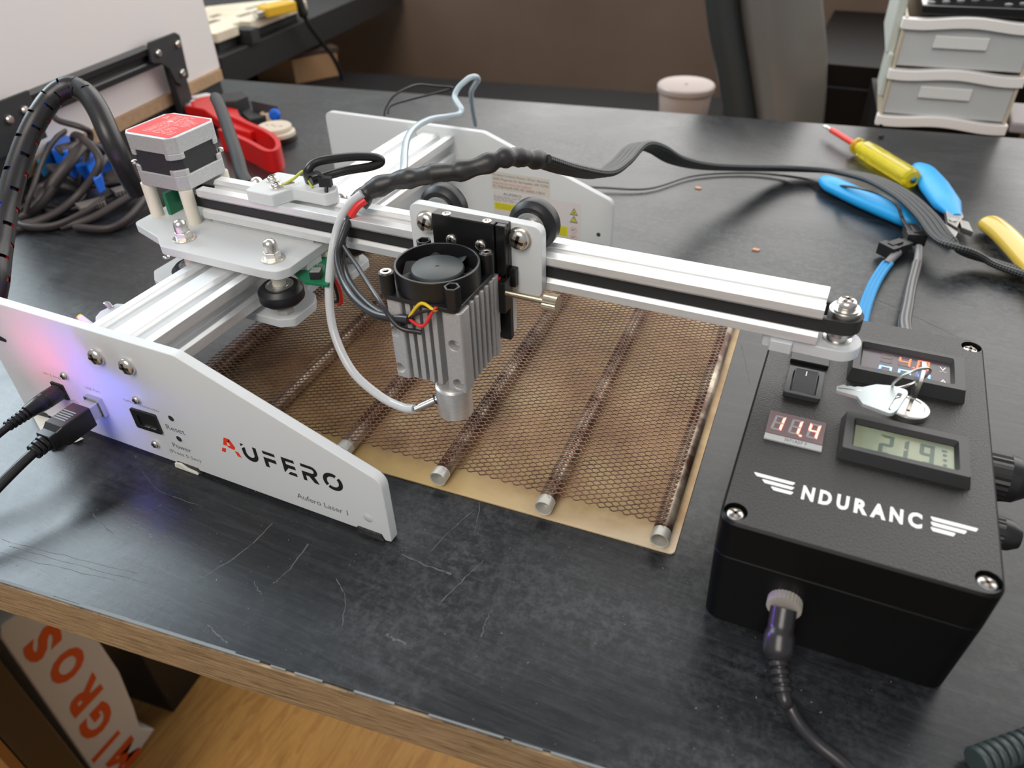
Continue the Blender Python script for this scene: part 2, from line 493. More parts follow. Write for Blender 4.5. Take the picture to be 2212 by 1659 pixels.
def cut(mb, cutters):
    """boolean-difference closed cutter meshes from a closed mesh"""
    def tmp(m):
        me = bpy.data.meshes.new('tmp'); me.from_pydata([tuple(p) for p in m.v], [], m.f)
        bm = bmesh.new(); bm.from_mesh(me); bmesh.ops.recalc_face_normals(bm, faces=bm.faces); bm.to_mesh(me); bm.free()
        o = bpy.data.objects.new('tmp', me); COL.objects.link(o); return o
    a = tmp(mb); bs = [tmp(c) for c in cutters]
    for b in bs:
        md = a.modifiers.new('b', 'BOOLEAN'); md.operation = 'DIFFERENCE'; md.object = b; md.solver = 'EXACT'
    dg = bpy.context.evaluated_depsgraph_get(); dg.update()
    me = a.evaluated_get(dg).to_mesh(); out = MB()
    out.add([v.co.copy() for v in me.vertices], [tuple(p.vertices) for p in me.polygons])
    a.evaluated_get(dg).to_mesh_clear()
    for o in [a] + bs:
        d = o.data; bpy.data.objects.remove(o); bpy.data.meshes.remove(d)
    return out
def extrusion(w, h, slots_x, slots_y, dep=5.0):
    """V-slot profile, corner at the origin: slots on top/bottom at slots_x, on both sides at slots_y"""
    def side(L, cs):
        o = []
        for c in cs:
            o += [(c - 4.6, 0), (c - 2.9, 1.7), (c - 2.9, 2.4), (c - 3.7, 2.4), (c - 2.6, dep), (c + 2.6, dep), (c + 3.7, 2.4), (c + 2.9, 2.4), (c + 2.9, 1.7), (c + 4.6, 0)]
        return o
    p = [(0, 0)] + [(a, b) for a, b in side(w, slots_x)]
    p += [(w, 0)] + [(w - b, a) for a, b in side(h, slots_y)]
    p += [(w, h)] + [(w - a, h - b) for a, b in side(w, [w - c for c in slots_x][::-1])]
    p += [(0, h)] + [(b, h - a) for a, b in side(h, [h - c for c in slots_y][::-1])]
    return p

# ================================================================== the room and the desk
TH = math.radians(6.6)
TN = Vector((-math.sin(TH), math.cos(TH), 0)); TT = Vector((math.cos(TH), math.sin(TH), 0))
def D(u, v, z): return TT * u + TN * v + Vector((0, 0, z))

m = MB(); m.box(-3500, 2500, -2500, 3500, -760, -740)
solo('floor', m, OAK, None, None, (0, 0, -740), kind='structure')
m = MB(lambda p: D(*p)); m.box(-2600, 2600, 1330, 1400, -740, 1800)
wl = solo('wall_back', m, mat('white_wall', (.62, .61, .59), .9), None, None, (0, 1330, -740), kind='structure')
m = MB(lambda p: D(*p)); m.box(-2600, 2600, 1322, 1329.9, -740, 70); part('wall_panel', m, WALLM, wl, 0)

desk = thing('desk', 'black scuffed laminate desk carrying the white laser engraver', 'desk', (-200, 250, -740))
m = MB(lambda p: D(*p)); m.box(-1500, 900, -69, 627, -24.6, 0)
part('desk_top', m, DESK, desk, 0, 0.5)
m = MB(lambda p: D(*p)); m.box(-1500, 900, -70.2, -69.05, -24.8, -0.8)
part('edge_band', m, EDGE, desk, 0, 0, label='bare wood-look edge band along the front of the black desk')
m = MB(lambda p: D(*p)); m.mi = 0
e0 = -1500
while e0 < 880:
    e1 = e0 + random.uniform(6, 30)
    m.box(e0, e1, -69.5, -69.0 + random.uniform(0.05, 0.5) * (2.0 if e0 < -40 else 0.6), -0.5, 0.04)
    e0 = e1 + (0 if e0 < -60 else random.uniform(0, 14))
part('worn_rim', m, mat('worn_edge', (0.19, 0.21, 0.22), 0.7), desk, 0, label='pale worn line along the desk edge')
for u in (-1440, 840):
    m = MB(lambda p: D(*p)); m.box(u - 30, u + 30, 40, 560, -740, -24.7); part('leg_panel', m, BLKM, desk, 0)
# scratches: pairs of points on the desk surface
SCR = [[(6.8, -3.2, 0.0), (20.3, -4.6, 0.0), (32.7, -4.1, 0.0), 1.2], [(35.3, -21.1, 0.0), (39.1, -3.5, 0.0), (42.4, 7.8, 0.0), .7],
       [(25.2, 38.6, 0.0), (29.8, 25.7, 0.0), (30.9, 20.7, 0.0), .5], [(-35.2, -39.7, 0.0), (-33.8, -30.4, 0.0), (-34.6, -15.2, 0.0), .9],
       [(-67.4, -52.7, 0.0), (-59.7, -31.9, 0.0), (-57.9, -11.7, 0.0), .8], [(4.2, -44.5, 0.0), (-2.8, -32.8, 0.0), (-11.6, -26.1, 0.0), .5],
       [(-146.1, -9.1, 0.0), (-123.6, -17.2, 0.0), (-95.6, -16.8, 0.0), .35], [(23.0, -40.9, 0.0), (26.7, -41.6, 0.0), (32.2, -41.4, 0.0), 1.5],
       [(18.0, 3.4, 0.0), (21.4, 21.1, 0.0), (24.3, 31.8, 0.0), .6], [(58.4, -26.4, 0.0), (56.9, -20.1, 0.0), (56.7, -13.6, 0.0), .6],
       [(-125.3, 150.6, 0.0), (-123.9, 151.2, 0.0), (-121.8, 150.8, 0.0), .4], [(92.7, 298.1, 0.0), (85.1, 324.0, 0.0), (78.1, 344.5, 0.0), .5],
       [(178.6, 306.5, 0.0), (209.7, 288.8, 0.0), (234.3, 273.8, 0.0), 1.0], [(248.1, 480.9, 0.0), (251.2, 421.6, 0.0), (268.9, 390.7, 0.0), .4],
       [(234.9, 475.7, 0.0), (242.2, 430.3, 0.0), (255.2, 407.5, 0.0), .3], [(111.9, 217.6, 0.0), (119.1, 197.4, 0.0), (124.5, 180.4, 0.0), .5],
       [(-161.2, -76.1, 0.0), (-133.4, -71.7, 0.0), (-99.7, -66.0, 0.0), .3], [(-168.8, -70.5, 0.0), (-132.5, -65.1, 0.0), (-93.3, -59.2, 0.0), .3],
       [(-161.0, -71.6, 0.0), (-124.6, -66.8, 0.0), (-83.4, -60.8, 0.0), .25], [(-141.8, -41.7, 0.0), (-129.3, -45.2, 0.0), (-121.1, -47.7, 0.0), .5],
       [(-44.1, -41.7, 0.0), (-39.9, -44.3, 0.0), (-36.4, -45.4, 0.0), .5], [(-46.5, -66.8, 0.0), (-39.6, -68.9, 0.0), (-33.1, -70.2, 0.0), .9]]
m = MB()
for a, b, c, w in SCR:
    pts = spline([a, b, c], 6)
    pts = [p + Vector((random.uniform(-.4, .4), random.uniform(-.4, .4), 0.04)) for p in pts]
    for p, q in zip(pts, pts[1:]):
        d = (q - p).normalized(); s_ = Vector((-d.y, d.x, 0)) * (w * random.uniform(0.12, 0.42))
        m.add([p - s_, q - s_, q + s_, p + s_], [(0, 1, 2, 3)])
part('scratch_mark', m, mat('scratch_grey', (0.11, 0.115, 0.12), 0.8), desk, 0, kind='stuff')
m = MB()
for i in range(330):
    u = random.uniform(-560, 420); v = random.uniform(-66, 600)
    if random.random() < 0.5: u = random.uniform(-200, 330); v = random.uniform(-66, 40)
    c = D(u, v, 0.05); r = random.choice((.12, .16, .2, .2, .3)) * (1.8 if v > 300 else 1); t = random.uniform(0, 3)
    e = Vector((math.cos(t), math.sin(t), 0)) * r * random.uniform(1, 2.2); g = Vector((-math.sin(t), math.cos(t), 0)) * r * .6
    m.add([c - e, c + g, c + e, c - g, c + Vector((0, 0, r * .5))], [(0, 1, 4), (1, 2, 4), (2, 3, 4), (3, 0, 4)])
solo('dust_specks', m, mat('pale_dust', (0.30, 0.31, 0.31), 0.8), 'pale dust and crumbs scattered over the black desk', 'dust', (0, 100, 0), smooth=0, kind='stuff')
for nm, p, lab in (('wood_chip', (31.9, 439.2, 0.0), 'tiny orange wood chip on the desk below the black sleeve'), ('wood_chip', (97.7, 344.4, 0.0), 'tiny orange wood chip on the desk behind the gantry arm')):
    m = MB(); c = Vector(p)
    m.prism(rnd([(c.x - 3, c.y - 1.6), (c.x + 2, c.y - 2), (c.x + 3.2, c.y + .8), (c.x - 1.5, c.y + 1.8)], .6), 0.02, 0.9)
    solo(nm, m, mat('orange_chip', (0.62, 0.33, 0.20), 0.7), lab, 'wood chip', p)
m = MB(); c = Vector((165.2, 621.9, 0.0)); m.sphere(c + Vector((0, 0, 1.4)), 2.2, 8, 5, (1.4, .8, .6))
solo('dark_crumb', m, BLKM, 'small black crumb on the desk beside the screwdriver', 'crumb', c)

# ================================================================== laser engraver
eng = thing('laser_engraver', 'small white acrylic desktop laser engraver with aluminium gantry arm', 'laser engraver', (-120, 150, 0))
XB, HT, HR, WP, YB, T = -101.0, 76.3, 38.7, 240.8, 301.9, 5.0
def plate_poly():
    return rnd([(-WP, 2.4), (-18.6, 2.4), (-17.6, 4.0), (-5.0, 4.0), (-3.6, 0.6), (0, 0.9), (0, HR), (XB, HT), (-WP, HT)],
               [3, 0, 0.6, 0.6, 0.4, 1.2, 7, 10, 6], 5)
m = MB(); m.prism(plate_poly(), 0, T, 'xz')
fp = part('front_plate', m, ACRYL, eng, 30, 0.35, label='white acrylic end plate printed AUFERO')
m = MB(); m.prism(plate_poly(), YB, YB + T, 'xz')
bk = part('rear_plate', m, ACRYL, eng, 30, 0.35, label='white acrylic end plate with warning stickers')
def foot(x0, x1, y0, parent):
    m = MB(); m.prism(rnd([(x0, 0), (x1, 0), (x1 - 1.3, 3.9), (x0 + .6, 3.9)], .5), y0 - 0.45, y0 + T + .45, 'xz')
    part('rubber_foot', m, RUB, parent, 30, 0.2)
for y0, pr in ((0, fp), (YB, bk)):
    foot(-18.2, -3.9, y0, pr); foot(-128, -112, y0, pr); foot(-236, -222, y0, pr)
# logo
Y0 = -0.06
def flat(mb, poly, y=Y0): mb.add([(x, y, z) for x, z in poly], [tuple(range(len(poly)))])
def arc(cx, cz, rx, rz, a0, a1, n=10): return [(cx + rx * math.cos(math.radians(a0 + (a1 - a0) * i / n)), cz + rz * math.sin(math.radians(a0 + (a1 - a0) * i / n))) for i in range(n + 1)]
def ringseg(cx, cz, r0, r1, a0, a1, n=14): return arc(cx, cz, r1, r1, a0, a1, n) + arc(cx, cz, r0, r0, a1, a0, n)
def logo(parent, mir=None, y=Y0):
    f = (lambda p: p) if mir is None else (lambda p: [(mir - a, b) for a, b in p])
    red = MB()
    for q in ([(-88.9, 28.6), (-87.0, 33.8), (-83.6, 33.8), (-84.6, 31.4), (-85.9, 31.2), (-86.2, 28.6)],
              [(-83.6, 33.8), (-81.4, 29.2), (-84.0, 29.6), (-85.4, 31.6)],
              [(-81.4, 29.2), (-82.6, 27.3), (-86.2, 27.9), (-86.2, 28.8), (-83.9, 29.7)],
              [(-90.2, 26.3), (-87.8, 26.5), (-89.0, 23.6), (-91.4, 23.6)],
              [(-82.6, 26.8), (-80.5, 26.8), (-79.2, 23.7), (-81.5, 23.7)]):
        flat(red, f(q), y)
    part('logo_letter', red, INKR, parent, 0, label='red letter A of the logo')
    L = {'U': [[(-77.5, 33.6), (-75.3, 33.6), (-77.4, 31.7)], [(-77.2, 30.6), (-75.0, 32.0), (-75.0, 28.4)] + arc(-72.6, 28.4, 2.3, 2.1, 180, 360, 8) + [(-70.3, 33.6), (-68.2, 33.6), (-68.2, 28.2)] + arc(-72.7, 28.2, 4.5, 4.5, 0, -180, 12)],
         'F': [[(-64.7, 33.7), (-57.7, 33.7), (-57.5, 31.8), (-64.4, 31.8)], [(-64.8, 29.8), (-57.8, 29.8), (-57.6, 27.5), (-62.6, 27.5), (-62.6, 23.7), (-64.8, 23.7)]],
         'E': [[(-53.9, 33.8), (-46.9, 33.8), (-46.7, 31.9), (-51.8, 31.9), (-51.8, 30.0), (-46.9, 30.0), (-46.7, 27.9), (-51.0, 27.7), (-53.9, 24.0)], [(-50.4, 25.7), (-46.9, 25.7), (-46.7, 23.7), (-52.1, 23.7)]],
         'R': [[(-43.2, 33.9), (-37.4, 33.9)] + arc(-37.4, 30.8, 3.0, 3.1, 80, -75, 10) + [(-34.5, 23.6), (-37.2, 23.6), (-39.6, 27.0), (-41.3, 27.0), (-41.3, 23.6), (-43.3, 23.6), (-43.3, 29.4), (-38.0, 29.4)] + arc(-37.6, 30.7, 1.2, 1.3, -80, 80, 6) + [(-43.2, 32.0)]],
         'O': [ringseg(-26.4, 28.7, 3.1, 5.3, 62, 222), ringseg(-26.4, 28.7, 3.1, 5.3, -128, 42)]}
    for ch, ps in L.items():
        b = MB()
        for q in ps: flat(b, f(q), y)
        part('logo_letter', b, INK, parent, 0)
logo(fp)
logo(bk, -WP, YB + T + 0.06)
EX, EZ = (1, 0, 0), (0, 0, 1)
m = MB(); text(m, 'Aufero Laser 1', (-50.5, Y0, 9.0), EX, EZ, 3.3, 28.5)
part('model_lettering', m, INKG, fp, 0)
m = MB(); text(m, 'Reset', (-125.2, Y0, 26.0), EX, EZ, 3.3, 11.9); text(m, 'Power', (-125.8, Y0, 14.1), EX, EZ, 3.0, 12.0); text(m, '(Press 5 Sec)', (-130, Y0, 9.3), EX, EZ, 2.0, 20.6)
part('button_lettering', m, INKG, fp, 0)
m = MB(); text(m, '24V 2 Amps', (-206.9, Y0, 36.0), EX, EZ, 1.5, 13.8); text(m, 'USB Port', (-176.2, Y0, 35.6), EX, EZ, 1.6, 10.4); text(m, 'Offline Controller', (-149.6, Y0, 36.1), EX, EZ, 1.4, 24)
m.add([(-199.5, Y0, 22.3), (-183, Y0, 22.3), (-183, Y0, 22.0), (-199.5, Y0, 22.0)], [(0, 1, 2, 3)])
flat(m, ringseg(-191, 22.2, 1.2, 1.5, 0, 300))
part('port_lettering', m, mat('faint_ink', (0.22, 0.23, 0.25), 0.6), fp, 0)
for x, z, r in ((-154.7, 61.5, 4.5), (-134.7, 61.5, 4.5)):
    m = MB(); screw(m, (x, 0, z), (0, -1, 0), r, 2.9, 0, .9); part('plate_screw', m, [NICKEL, DARKREC], fp, 40)
for x, z, r in ((-188.3, 40.4, 2.3), (-138.6, 40.3, 2.3), (-138.5, 11.7, 2.3), (-188.3, 11.7, 2.3)):
    m = MB(); screw(m, (x, 0, z), (0, -1, 0), r, 1.9, 0, .7); part('board_screw', m, [NICKEL, DARKREC], fp, 40)
for x, z in ((-119, 34.7), (-119.1, 21.6)):
    m = MB(); m.cyl((x, -0.1, z), (x, 0.3, z), 1.75, n=20); m.mi = 1; m.frame(ngon((x, z), 2.2, 20), ngon((x, z), 1.75, 20), -0.12, 0.1, 'xz')
    part('button_hole', m, [BLKM, ACRYL2], fp, 40)
m = MB(); m.cyl((-10.8, -0.12, 12.3), (-10.8, 0.1, 12.3), 2.5, 2.8, n=20); part('molded_dimple', m, ACRYL2, fp, 40)
# sockets
m = MB(); m.frame(rnd([(-146.4, 20.8), (-129.3, 21.4), (-129.3, 33.6), (-146.4, 33.0)], .8, 2), rnd([(-142.8, 23.0), (-131.2, 23.6), (-131.2, 30.2), (-142.8, 30.0)], .5, 2), -1.2, 2, 'xz')
m.box(-145.5, -130.2, 2, 12, 21.5, 33); m.box(-143.5, -130.6, -.35, -.1, 22.4, 30.8); m.mi = 1; m.box(-140.5, -137, -1.0, 3, 22.8, 23.6); m.box(-136.3, -133, -1.0, 3, 22.8, 23.6)
part('network_socket', m, [BLK, STEEL], fp, 30, 0.15)
m = MB(); m.frame(rnd([(-177.2, 21.2), (-166.7, 21.2), (-166.7, 32.2), (-177.2, 32.2)], .8, 2), rnd([(-176.3, 22.0), (-167.5, 22.0), (-167.5, 31.3), (-176.3, 31.3)], .6, 2), -2.6, 3, 'xz')
part('usb_socket', m, STEEL, fp, 30)
m = MB(); m.frame(rnd([(-203.3, 22.6), (-194.4, 22.6), (-194.4, 32.4), (-203.3, 32.4)], .6, 2), rnd([(-201.6, 24.4), (-196.2, 24.4), (-196.2, 30.6), (-201.6, 30.6)], .6, 2), -1.0, 4, 'xz'); m.box(-202, -195.8, -.3, -.1, 24, 31)
part('power_socket', m, BLK, fp, 30)
m = MB(); m.prism(rnd([(-233, 50.6), (-226, 50.6), (-224.5, 52.5), (-228, 53.7), (-233, 53.7)], .5), -0.1, T + .1, 'xz'); part('cable_slot', m, BLKM, fp, 0)
# control board behind the front plate with its two lit diodes
m = MB(); m.box(-212, -110, 11, 12.6, 8, 56); cb = part('control_board', m, GRN, eng, 0)
for x, z in ((-188.3, 40.4), (-138.6, 40.3), (-138.5, 11.7), (-188.3, 11.7)):
    m = MB(); m.cyl((x, T, z), (x, 11, z), 2.5, n=12); part('board_spacer', m, WHITEP, cb, 40)
for nm, x, z, c, e in (('blue_diode', -167.5, 47.5, (0.05, 0.10, 1.0), 1.8), ('red_diode', -193.5, 50.0, (1.0, 0.05, 0.10), 0.6)):
    m = MB(); m.sphere((x, 9.6, z), 1.0, 12, 8); part(nm, m, mat(nm + '_glow', c, 0.4, emit=c, estr=8), cb, 60)
    l = bpy.data.lights.new(nm + '_light', 'POINT'); l.energy = e; l.color = c; l.shadow_soft_size = 0.0012
    lo = bpy.data.objects.new(nm + '_light', l); COL.objects.link(lo); lo.location = W((x, 8.2, z))
# stickers on the rear plate
YS = YB - 0.08
EXR = (1, 0, 0)
def rect(mb, x0, x1, z0, z1, y): mb.add([(x0, y, z0), (x1, y, z0), (x1, y, z1), (x0, y, z1)], [(0, 1, 2, 3)])
ST0 = (-95.4, 301.9, 45.6); ST1 = (-48.3, 301.9, 34.4); SL0 = (-94.8, 301.9, 33.7); SL1 = (-23.9, 301.9, 3.9)
m = MB(); rect(m, ST0[0], ST1[0], ST1[2], ST0[2] + 3, YS); stk = part('sticker', m, mat('beige_sticker', (0.70, 0.66, 0.60), 0.5), bk, 0, label='beige sticker with printed address lines')
m = MB()
zt = ST0[2] + 2.2; xs = ST0[0] + 1; wd = ST1[0] - ST0[0] - 2
text(m, 'Product Contact Room: Ortur America', (xs, YS - .05, zt - 2.5), EX, EZ, 1.7, wd)
text(m, '2400 Magnolia Dr Springdale, AR 72762', (xs, YS - .05, zt - 5.6), EX, EZ, 1.7, wd)
text(m, 'FC ITSB RoHS CPC IEC 60825-1:2014', (xs, YS - .05, zt - 11.6), EX, EZ, 1.9, wd * .93)
part('sticker_print', m, INKG, bk, 0)
m = MB(); text(m, 'http://www.ortur.net support', (xs, YS - .05, zt - 8.6), EX, EZ, 1.5, wd * .7); part('sticker_print', m, INKR, bk, 0)
m = MB(); rect(m, SL0[0], SL1[0], SL1[2], SL0[2], YS); part('sticker', m, mat('pale_sticker', (0.74, 0.71, 0.71), 0.5), bk, 0, label='pale warning sticker with yellow panels')
m = MB(); x0, z1 = SL0[0], SL0[2]; w_, h_ = SL1[0] - SL0[0], SL0[2] - SL1[2]
text(m, 'AUFERO', (x0 + .12 * w_, YS - .05, z1 - .10 * h_), EX, EZ, 2.1, .21 * w_)
text(m, 'Product Name: Laser Engraver', (x0 + .01 * w_, YS - .05, z1 - .17 * h_), EX, EZ, 1.2, .4 * w_)
text(m, 'Model No: Aufero 1', (x0 + .01 * w_, YS - .05, z1 - .22 * h_), EX, EZ, 1.1, .24 * w_)
text(m, 'Input: DC 24V 2A', (x0 + .01 * w_, YS - .05, z1 - .27 * h_), EX, EZ, 1.1, .3 * w_)
part('sticker_print', m, INKG, bk, 0)
m = MB(); rect(m, x0 + .01 * w_, x0 + .30 * w_, z1 - .50 * h_, z1 - .31 * h_, YS - .06); rect(m, x0 + .52 * w_, x0 + .86 * w_, z1 - .93 * h_, z1 - .66 * h_, YS - .06)
part('yellow_panel', m, mat('warning_yellow', (0.78, 0.72, 0.03), 0.5), bk, 0)
m = MB()
for k in range(5): rect(m, x0 + .02 * w_, x0 + .28 * w_, z1 - (.35 + .03 * k) * h_ - .25, z1 - (.35 + .03 * k) * h_, YS - .1); rect(m, x0 + .54 * w_, x0 + .84 * w_, z1 - (.71 + .045 * k) * h_ - .3, z1 - (.71 + .045 * k) * h_, YS - .1)
part('sticker_print', m, mat('olive_print', (0.40, 0.36, 0.03), 0.5), bk, 0)
for k, sy in enumerate((.24, .44)):
    cx, cz, s_ = x0 + .925 * w_, z1 - sy * h_, 3.2
    m = MB(); m.add([(cx - s_, YS - .06, cz - s_ * .75), (cx + s_, YS - .06, cz - s_ * .75), (cx, YS - .06, cz + s_)], [(0, 1, 2)])
    m.mi = 1; i = s_ * .72
    m.add([(cx - i, YS - .1, cz - i * .68), (cx + i, YS - .1, cz - i * .68), (cx, YS - .1, cz + i * .85)], [(0, 1, 2)])
    m.mi = 0
    if k: text(m, '!', (cx - .35, YS - .14, cz - 1.6), EX, EZ, 2.4)
    else: flat(m, ngon((cx, cz - .4), .7, 8), YS - .14)
    part('warning_triangle', m, [INKG, mat('triangle_yellow', (0.75, 0.70, 0.08), 0.5)], bk, 0)
for sy in (.72, .92):
    cx, cz = x0 + .925 * w_, z1 - sy * h_
    m = MB(); o_, i_ = ngon((cx, cz), 2.7, 20), ngon((cx, cz), 2.35, 20)
    m.frame(o_, i_, YS - .1, YS - .02, 'xz'); m.obox((cx, YS - .1, cz), (1.7, 0, -1.7), (.12, 0, .12), (0, .02, 0))
    m.mi = 1; flat(m, ngon((cx - .8, cz), .6, 8), YS - .12); flat(m, ngon((cx + .8, cz + .9), .5, 8), YS - .12)
    part('warning_ring', m, [mat('ring_red', (0.72, 0.30, 0.28), 0.5), INKG], bk, 0)
m = MB(); m.cyl(((-9.7, 301.9, 12.2)[0], YB - .15, (-9.7, 301.9, 12.2)[2]), ((-9.7, 301.9, 12.2)[0], YB + .1, (-9.7, 301.9, 12.2)[2]), 1.6, n=16); part('plate_hole', m, GREYP, bk, 0)

# beam
BX0, BW, BZ0 = -164.4, 39.4, 51.5
m = MB(); m.prism([(BX0 + a, BZ0 + b) for a, b in extrusion(BW, 20, [9.7, 29.7], [10])], T, YB, 'xz')
part('y_beam', m, ALU, eng, 20, 0.25)

q = [(-183.6, 23.3, 60.0), (-187.3, 26.6, 60.0), (-189.5, 31.5, 60.0), (-187.6, 40.7, 60.0), (-183.5, 41.8, 60.0), (-177.4, 38.4, 60.0), (-171.6, 25.5, 60.0)]
m = MB(); m.prism([(p[0], p[1]) for p in q], 55, 60); es = part('end_stop', m, ACRYL2, eng, 0, .4, label='small white end stop block beside the beam')
m = MB(); a = Vector((-187.0, 36.4, 60.0)); b = Vector((-183.6, 32.7, 66.0))
m.tube(spline([a + (b - a) * (k / 24) + Vector((1.3 * math.cos(k * 1.6), 1.3 * math.sin(k * 1.6), 0)) for k in range(25)], 3), .35, 6); part('end_stop_spring', m, STEEL, es, 50)
m = MB(); a = Vector((-185.0, 21.4, 58.0)); b = Vector((-191.0, 21.2, 62.0)); m.tube([a, b], 1.6, 10); m.mi = 1; m.tube([b, b + (b - a) * .12], 1.5, 10); part('sensor_lead', m, [WHITEP, YELW], es, 40)

# ---- gantry carriage on the beam
PZ = 80.0; YC = 115.0
up = [(-216.7, 88.0), (-190.0, 79.5), (-180, 71.8), (-110.5, 71.4), (-102, 72.5), (-98.8, 79), (-98.8, 151), (-102, 157.5), (-110.5, 158.6), (-180, 158.2), (-190, 150.5), (-216.7, 142)]
m = MB(); m.prism(rnd(up, [5, 2, 5, 4, 5, 4, 4, 5, 4, 5, 2, 5], 4), PZ - 5, PZ)
car = part('gantry_carriage', m, ACRYL, eng, 30, 0.35, label='upper white acrylic carriage plate')
lo_ = [(-217, 90), (-208.5, 82), (-196, 78), (-180, 75), (-111, 74.8), (-104, 79), (-104, 97), (-109, 104.5), (-118, 108.5), (-118, 121.5), (-109, 125.5), (-104, 133), (-104, 151), (-111, 155.2), (-180, 155), (-208.5, 148), (-217, 140)]
m = MB(); m.prism(rnd(lo_, 3, 3), 43, 48); part('lower_carriage_plate', m, ACRYL2, car, 30, 0.3)
def wheel(cx, cy, cz, ax, parent, r=12.0, half=4.9, bear=True):
    ax = Vector(ax); o = Vector((cx, cy, cz)) - ax * half
    prof = [(6.6, 0.2), (8.2, 0), (9.6, .0), (r - .15, 2.2), (r, 2.6), (r, 2 * half - 2.6), (r - .15, 2 * half - 2.2), (9.6, 2 * half), (8.2, 2 * half), (6.6, 2 * half - .2)]
    m = MB(); m.lathe(prof, o, ax, 40); wl = part('v_wheel', m, TYRE, parent, 30)
    m = MB()
    for s_, h0 in ((-1, .05), (1, 2 * half - .05)):
        b = o + ax * h0
        m.lathe([(7.4, 0), (7.4, .5 * s_), (6.5, .55 * s_), (6.3, .15 * s_), (4.9, .15 * s_), (4.7, .6 * s_), (3.2, .6 * s_)], b, ax, 28)
    part('bearing', m, STEEL, wl, 35); return wl
for x, y in ((-174.0, 83.6), (-113.0, 83.4), (-174.0, 146), (-113.0, 146)):
    wheel(x, y, 59.6, (0, 0, 1), car)
    m = MB(); m.cyl((x, y, 64.6), (x, y, 75), 3.6, n=20); part('spacer', m, IVORY, car, 40)
    m = MB(); m.prism(ngon((x, y), 5.0, 6, .3), 48, 54.5); part('hex_spacer', m, STEEL, car, 0, .3)
    m = MB(); m.cyl((x, y, PZ), (x, y, PZ + .8), 6.2, n=28); m.prism(ngon((x, y), 4.6, 6, .5), PZ + .8, PZ + 4.6)
    m.lathe([(3.75, 0), (3.7, 3.6), (3.3, 5.0), (2.3, 6.1), (1.0, 6.6), (.001, 6.7)], (x, y, PZ + 4.6), (0, 0, 1), 24)
    part('cap_nut', m, NICKEL, car, 35, .2)
for x, y in ((-222.1, 105.4, 48.0)[:2], (-196.9, 107.2, 48.0)[:2]):
    m = MB(); screw(m, (x, y, 48), (0, 0, 1), 2.2, 1.6); part('plate_screw', m, [NICKEL, DARKREC], car, 40)
# switch board beside the carriage
m = MB(); m.prism([(-108, 89), (-93.5, 81.5), (-80.5, 83.5), (-82, 92), (-102, 114.5), (-107, 112)], 70, 71.6); pcb = part('switch_board', m, GRN, car, 0, .1)
m = MB(); m.obox((-90.5, 88, 73.6), (2.6, 1.2, 0), (-1.2, 2.6, 0), (0, 0, 2)); m.mi = 1; m.obox((-90.5, 88, 75.75), (2.3, 1.0, 0), (-1.0, 2.3, 0), (0, 0, .2)); part('push_button', m, [BLK, STEEL], pcb, 0, .3)
m = MB()
for k in range(4): m.obox((-97.5 + 1.4 * k, 98.5 - .2 * k, 72.0), (.35, .1, 0), (-.5, 1.3, 0), (0, 0, .35))
part('solder_pin', m, STEEL, pcb, 0)
m = MB(); m.obox((-104.5, 92, 72.6), (2.4, 1.2, 0), (-.6, 1.6, 0), (0, 0, 1.2)); m.obox((-101, 110, 72.6), (2.0, 1.2, 0), (-.6, 2.4, 0), (0, 0, 1.4)); part('connector', m, IVORY, pcb, 0, .3)
m = MB(); m.box(-103, -99, 92, 104, 71.6, 75); part('board_spacer', m, WHITEP, pcb, 0)
m = MB(); m.tube(spline([(-86, 95, 70), (-84, 96, 62), (-86, 98, 52), (-92, 102, 47)], 5), .9, 8); m.mi = 1; m.tube(spline([(-88, 96, 70), (-87.5, 97, 62), (-89, 99, 52), (-95, 103, 47)], 5), .9, 8); part('switch_wire', m, [REDW, BLKW], pcb, 60)

# ---- stepper motor on four nylon stand-offs
MX, MY, MH = -197.2, 115.6, 18.0
def sq(h, ch): return [(MX - h + ch, MY - h), (MX + h - ch, MY - h), (MX + h, MY - h + ch), (MX + h, MY + h - ch), (MX + h - ch, MY + h), (MX - h + ch, MY + h), (MX - h, MY + h - ch), (MX - h, MY - h + ch)]
m = MB(); m.prism(sq(MH - .9, 4.6), 106, 123); mo = part('stepper_motor', m, BLKM, eng, 0, .3, label='black laminated motor body')
for z0, z1, s_ in ((100, 108.2, 1), (120.2, 129, -1)):
    m = MB(); m.prism(sq(MH, 4.2), z0, z1)
    for sx in (-1, 1):
        for sy in (-1, 1):
            a, b = MX + sx * MH, MY + sy * MH
            q = [(a - sx * 7.2, b), (a - sx * 4.2, b), (a, b - sy * 4.2), (a, b - sy * 7.2), (a - sx * 3, b - sy * 7.2), (a - sx * 7.2, b - sy * 3)]
            m.prism(q, *((z1 - .2, z1 + 3.2) if s_ > 0 else (z0 - 3.2, z0 + .2)))
    part('motor_end_cap', m, CAST, mo, 0, .45)
m = MB(); h = MH - 2.2; m.prism(sq(h, 1.2), 129, 129.12); lab = part('motor_label', m, REDL, mo, 0, label='red label with small print')
m = MB()
rows = []
for k in range(15):
    x = 0; r = []
    while x < 20:
        w_ = random.uniform(1.5, 6); r.append((x, min(x + w_, 21))); x += w_ + random.uniform(.5, 1.2)
    rows.append(r[:random.randint(3, 6)])
bars(m, (MX - 8, MY + 13.5, 129.16), (1, 0, 0), (0, 1, 0), rows, .55, 1.75)
m.cyl((MX - 4, MY + 5, 129.1), (MX - 4, MY + 5, 129.18), 1.6, n=16)
m.frame([(MX - 13.5, MY + 8), (MX - 9.5, MY + 8), (MX - 11.5, MY + 12)], [(MX - 12.6, MY + 8.6), (MX - 10.4, MY + 8.6), (MX - 11.5, MY + 10.8)], 129.12, 129.17)
part('label_print', m, PINK, mo, 0)
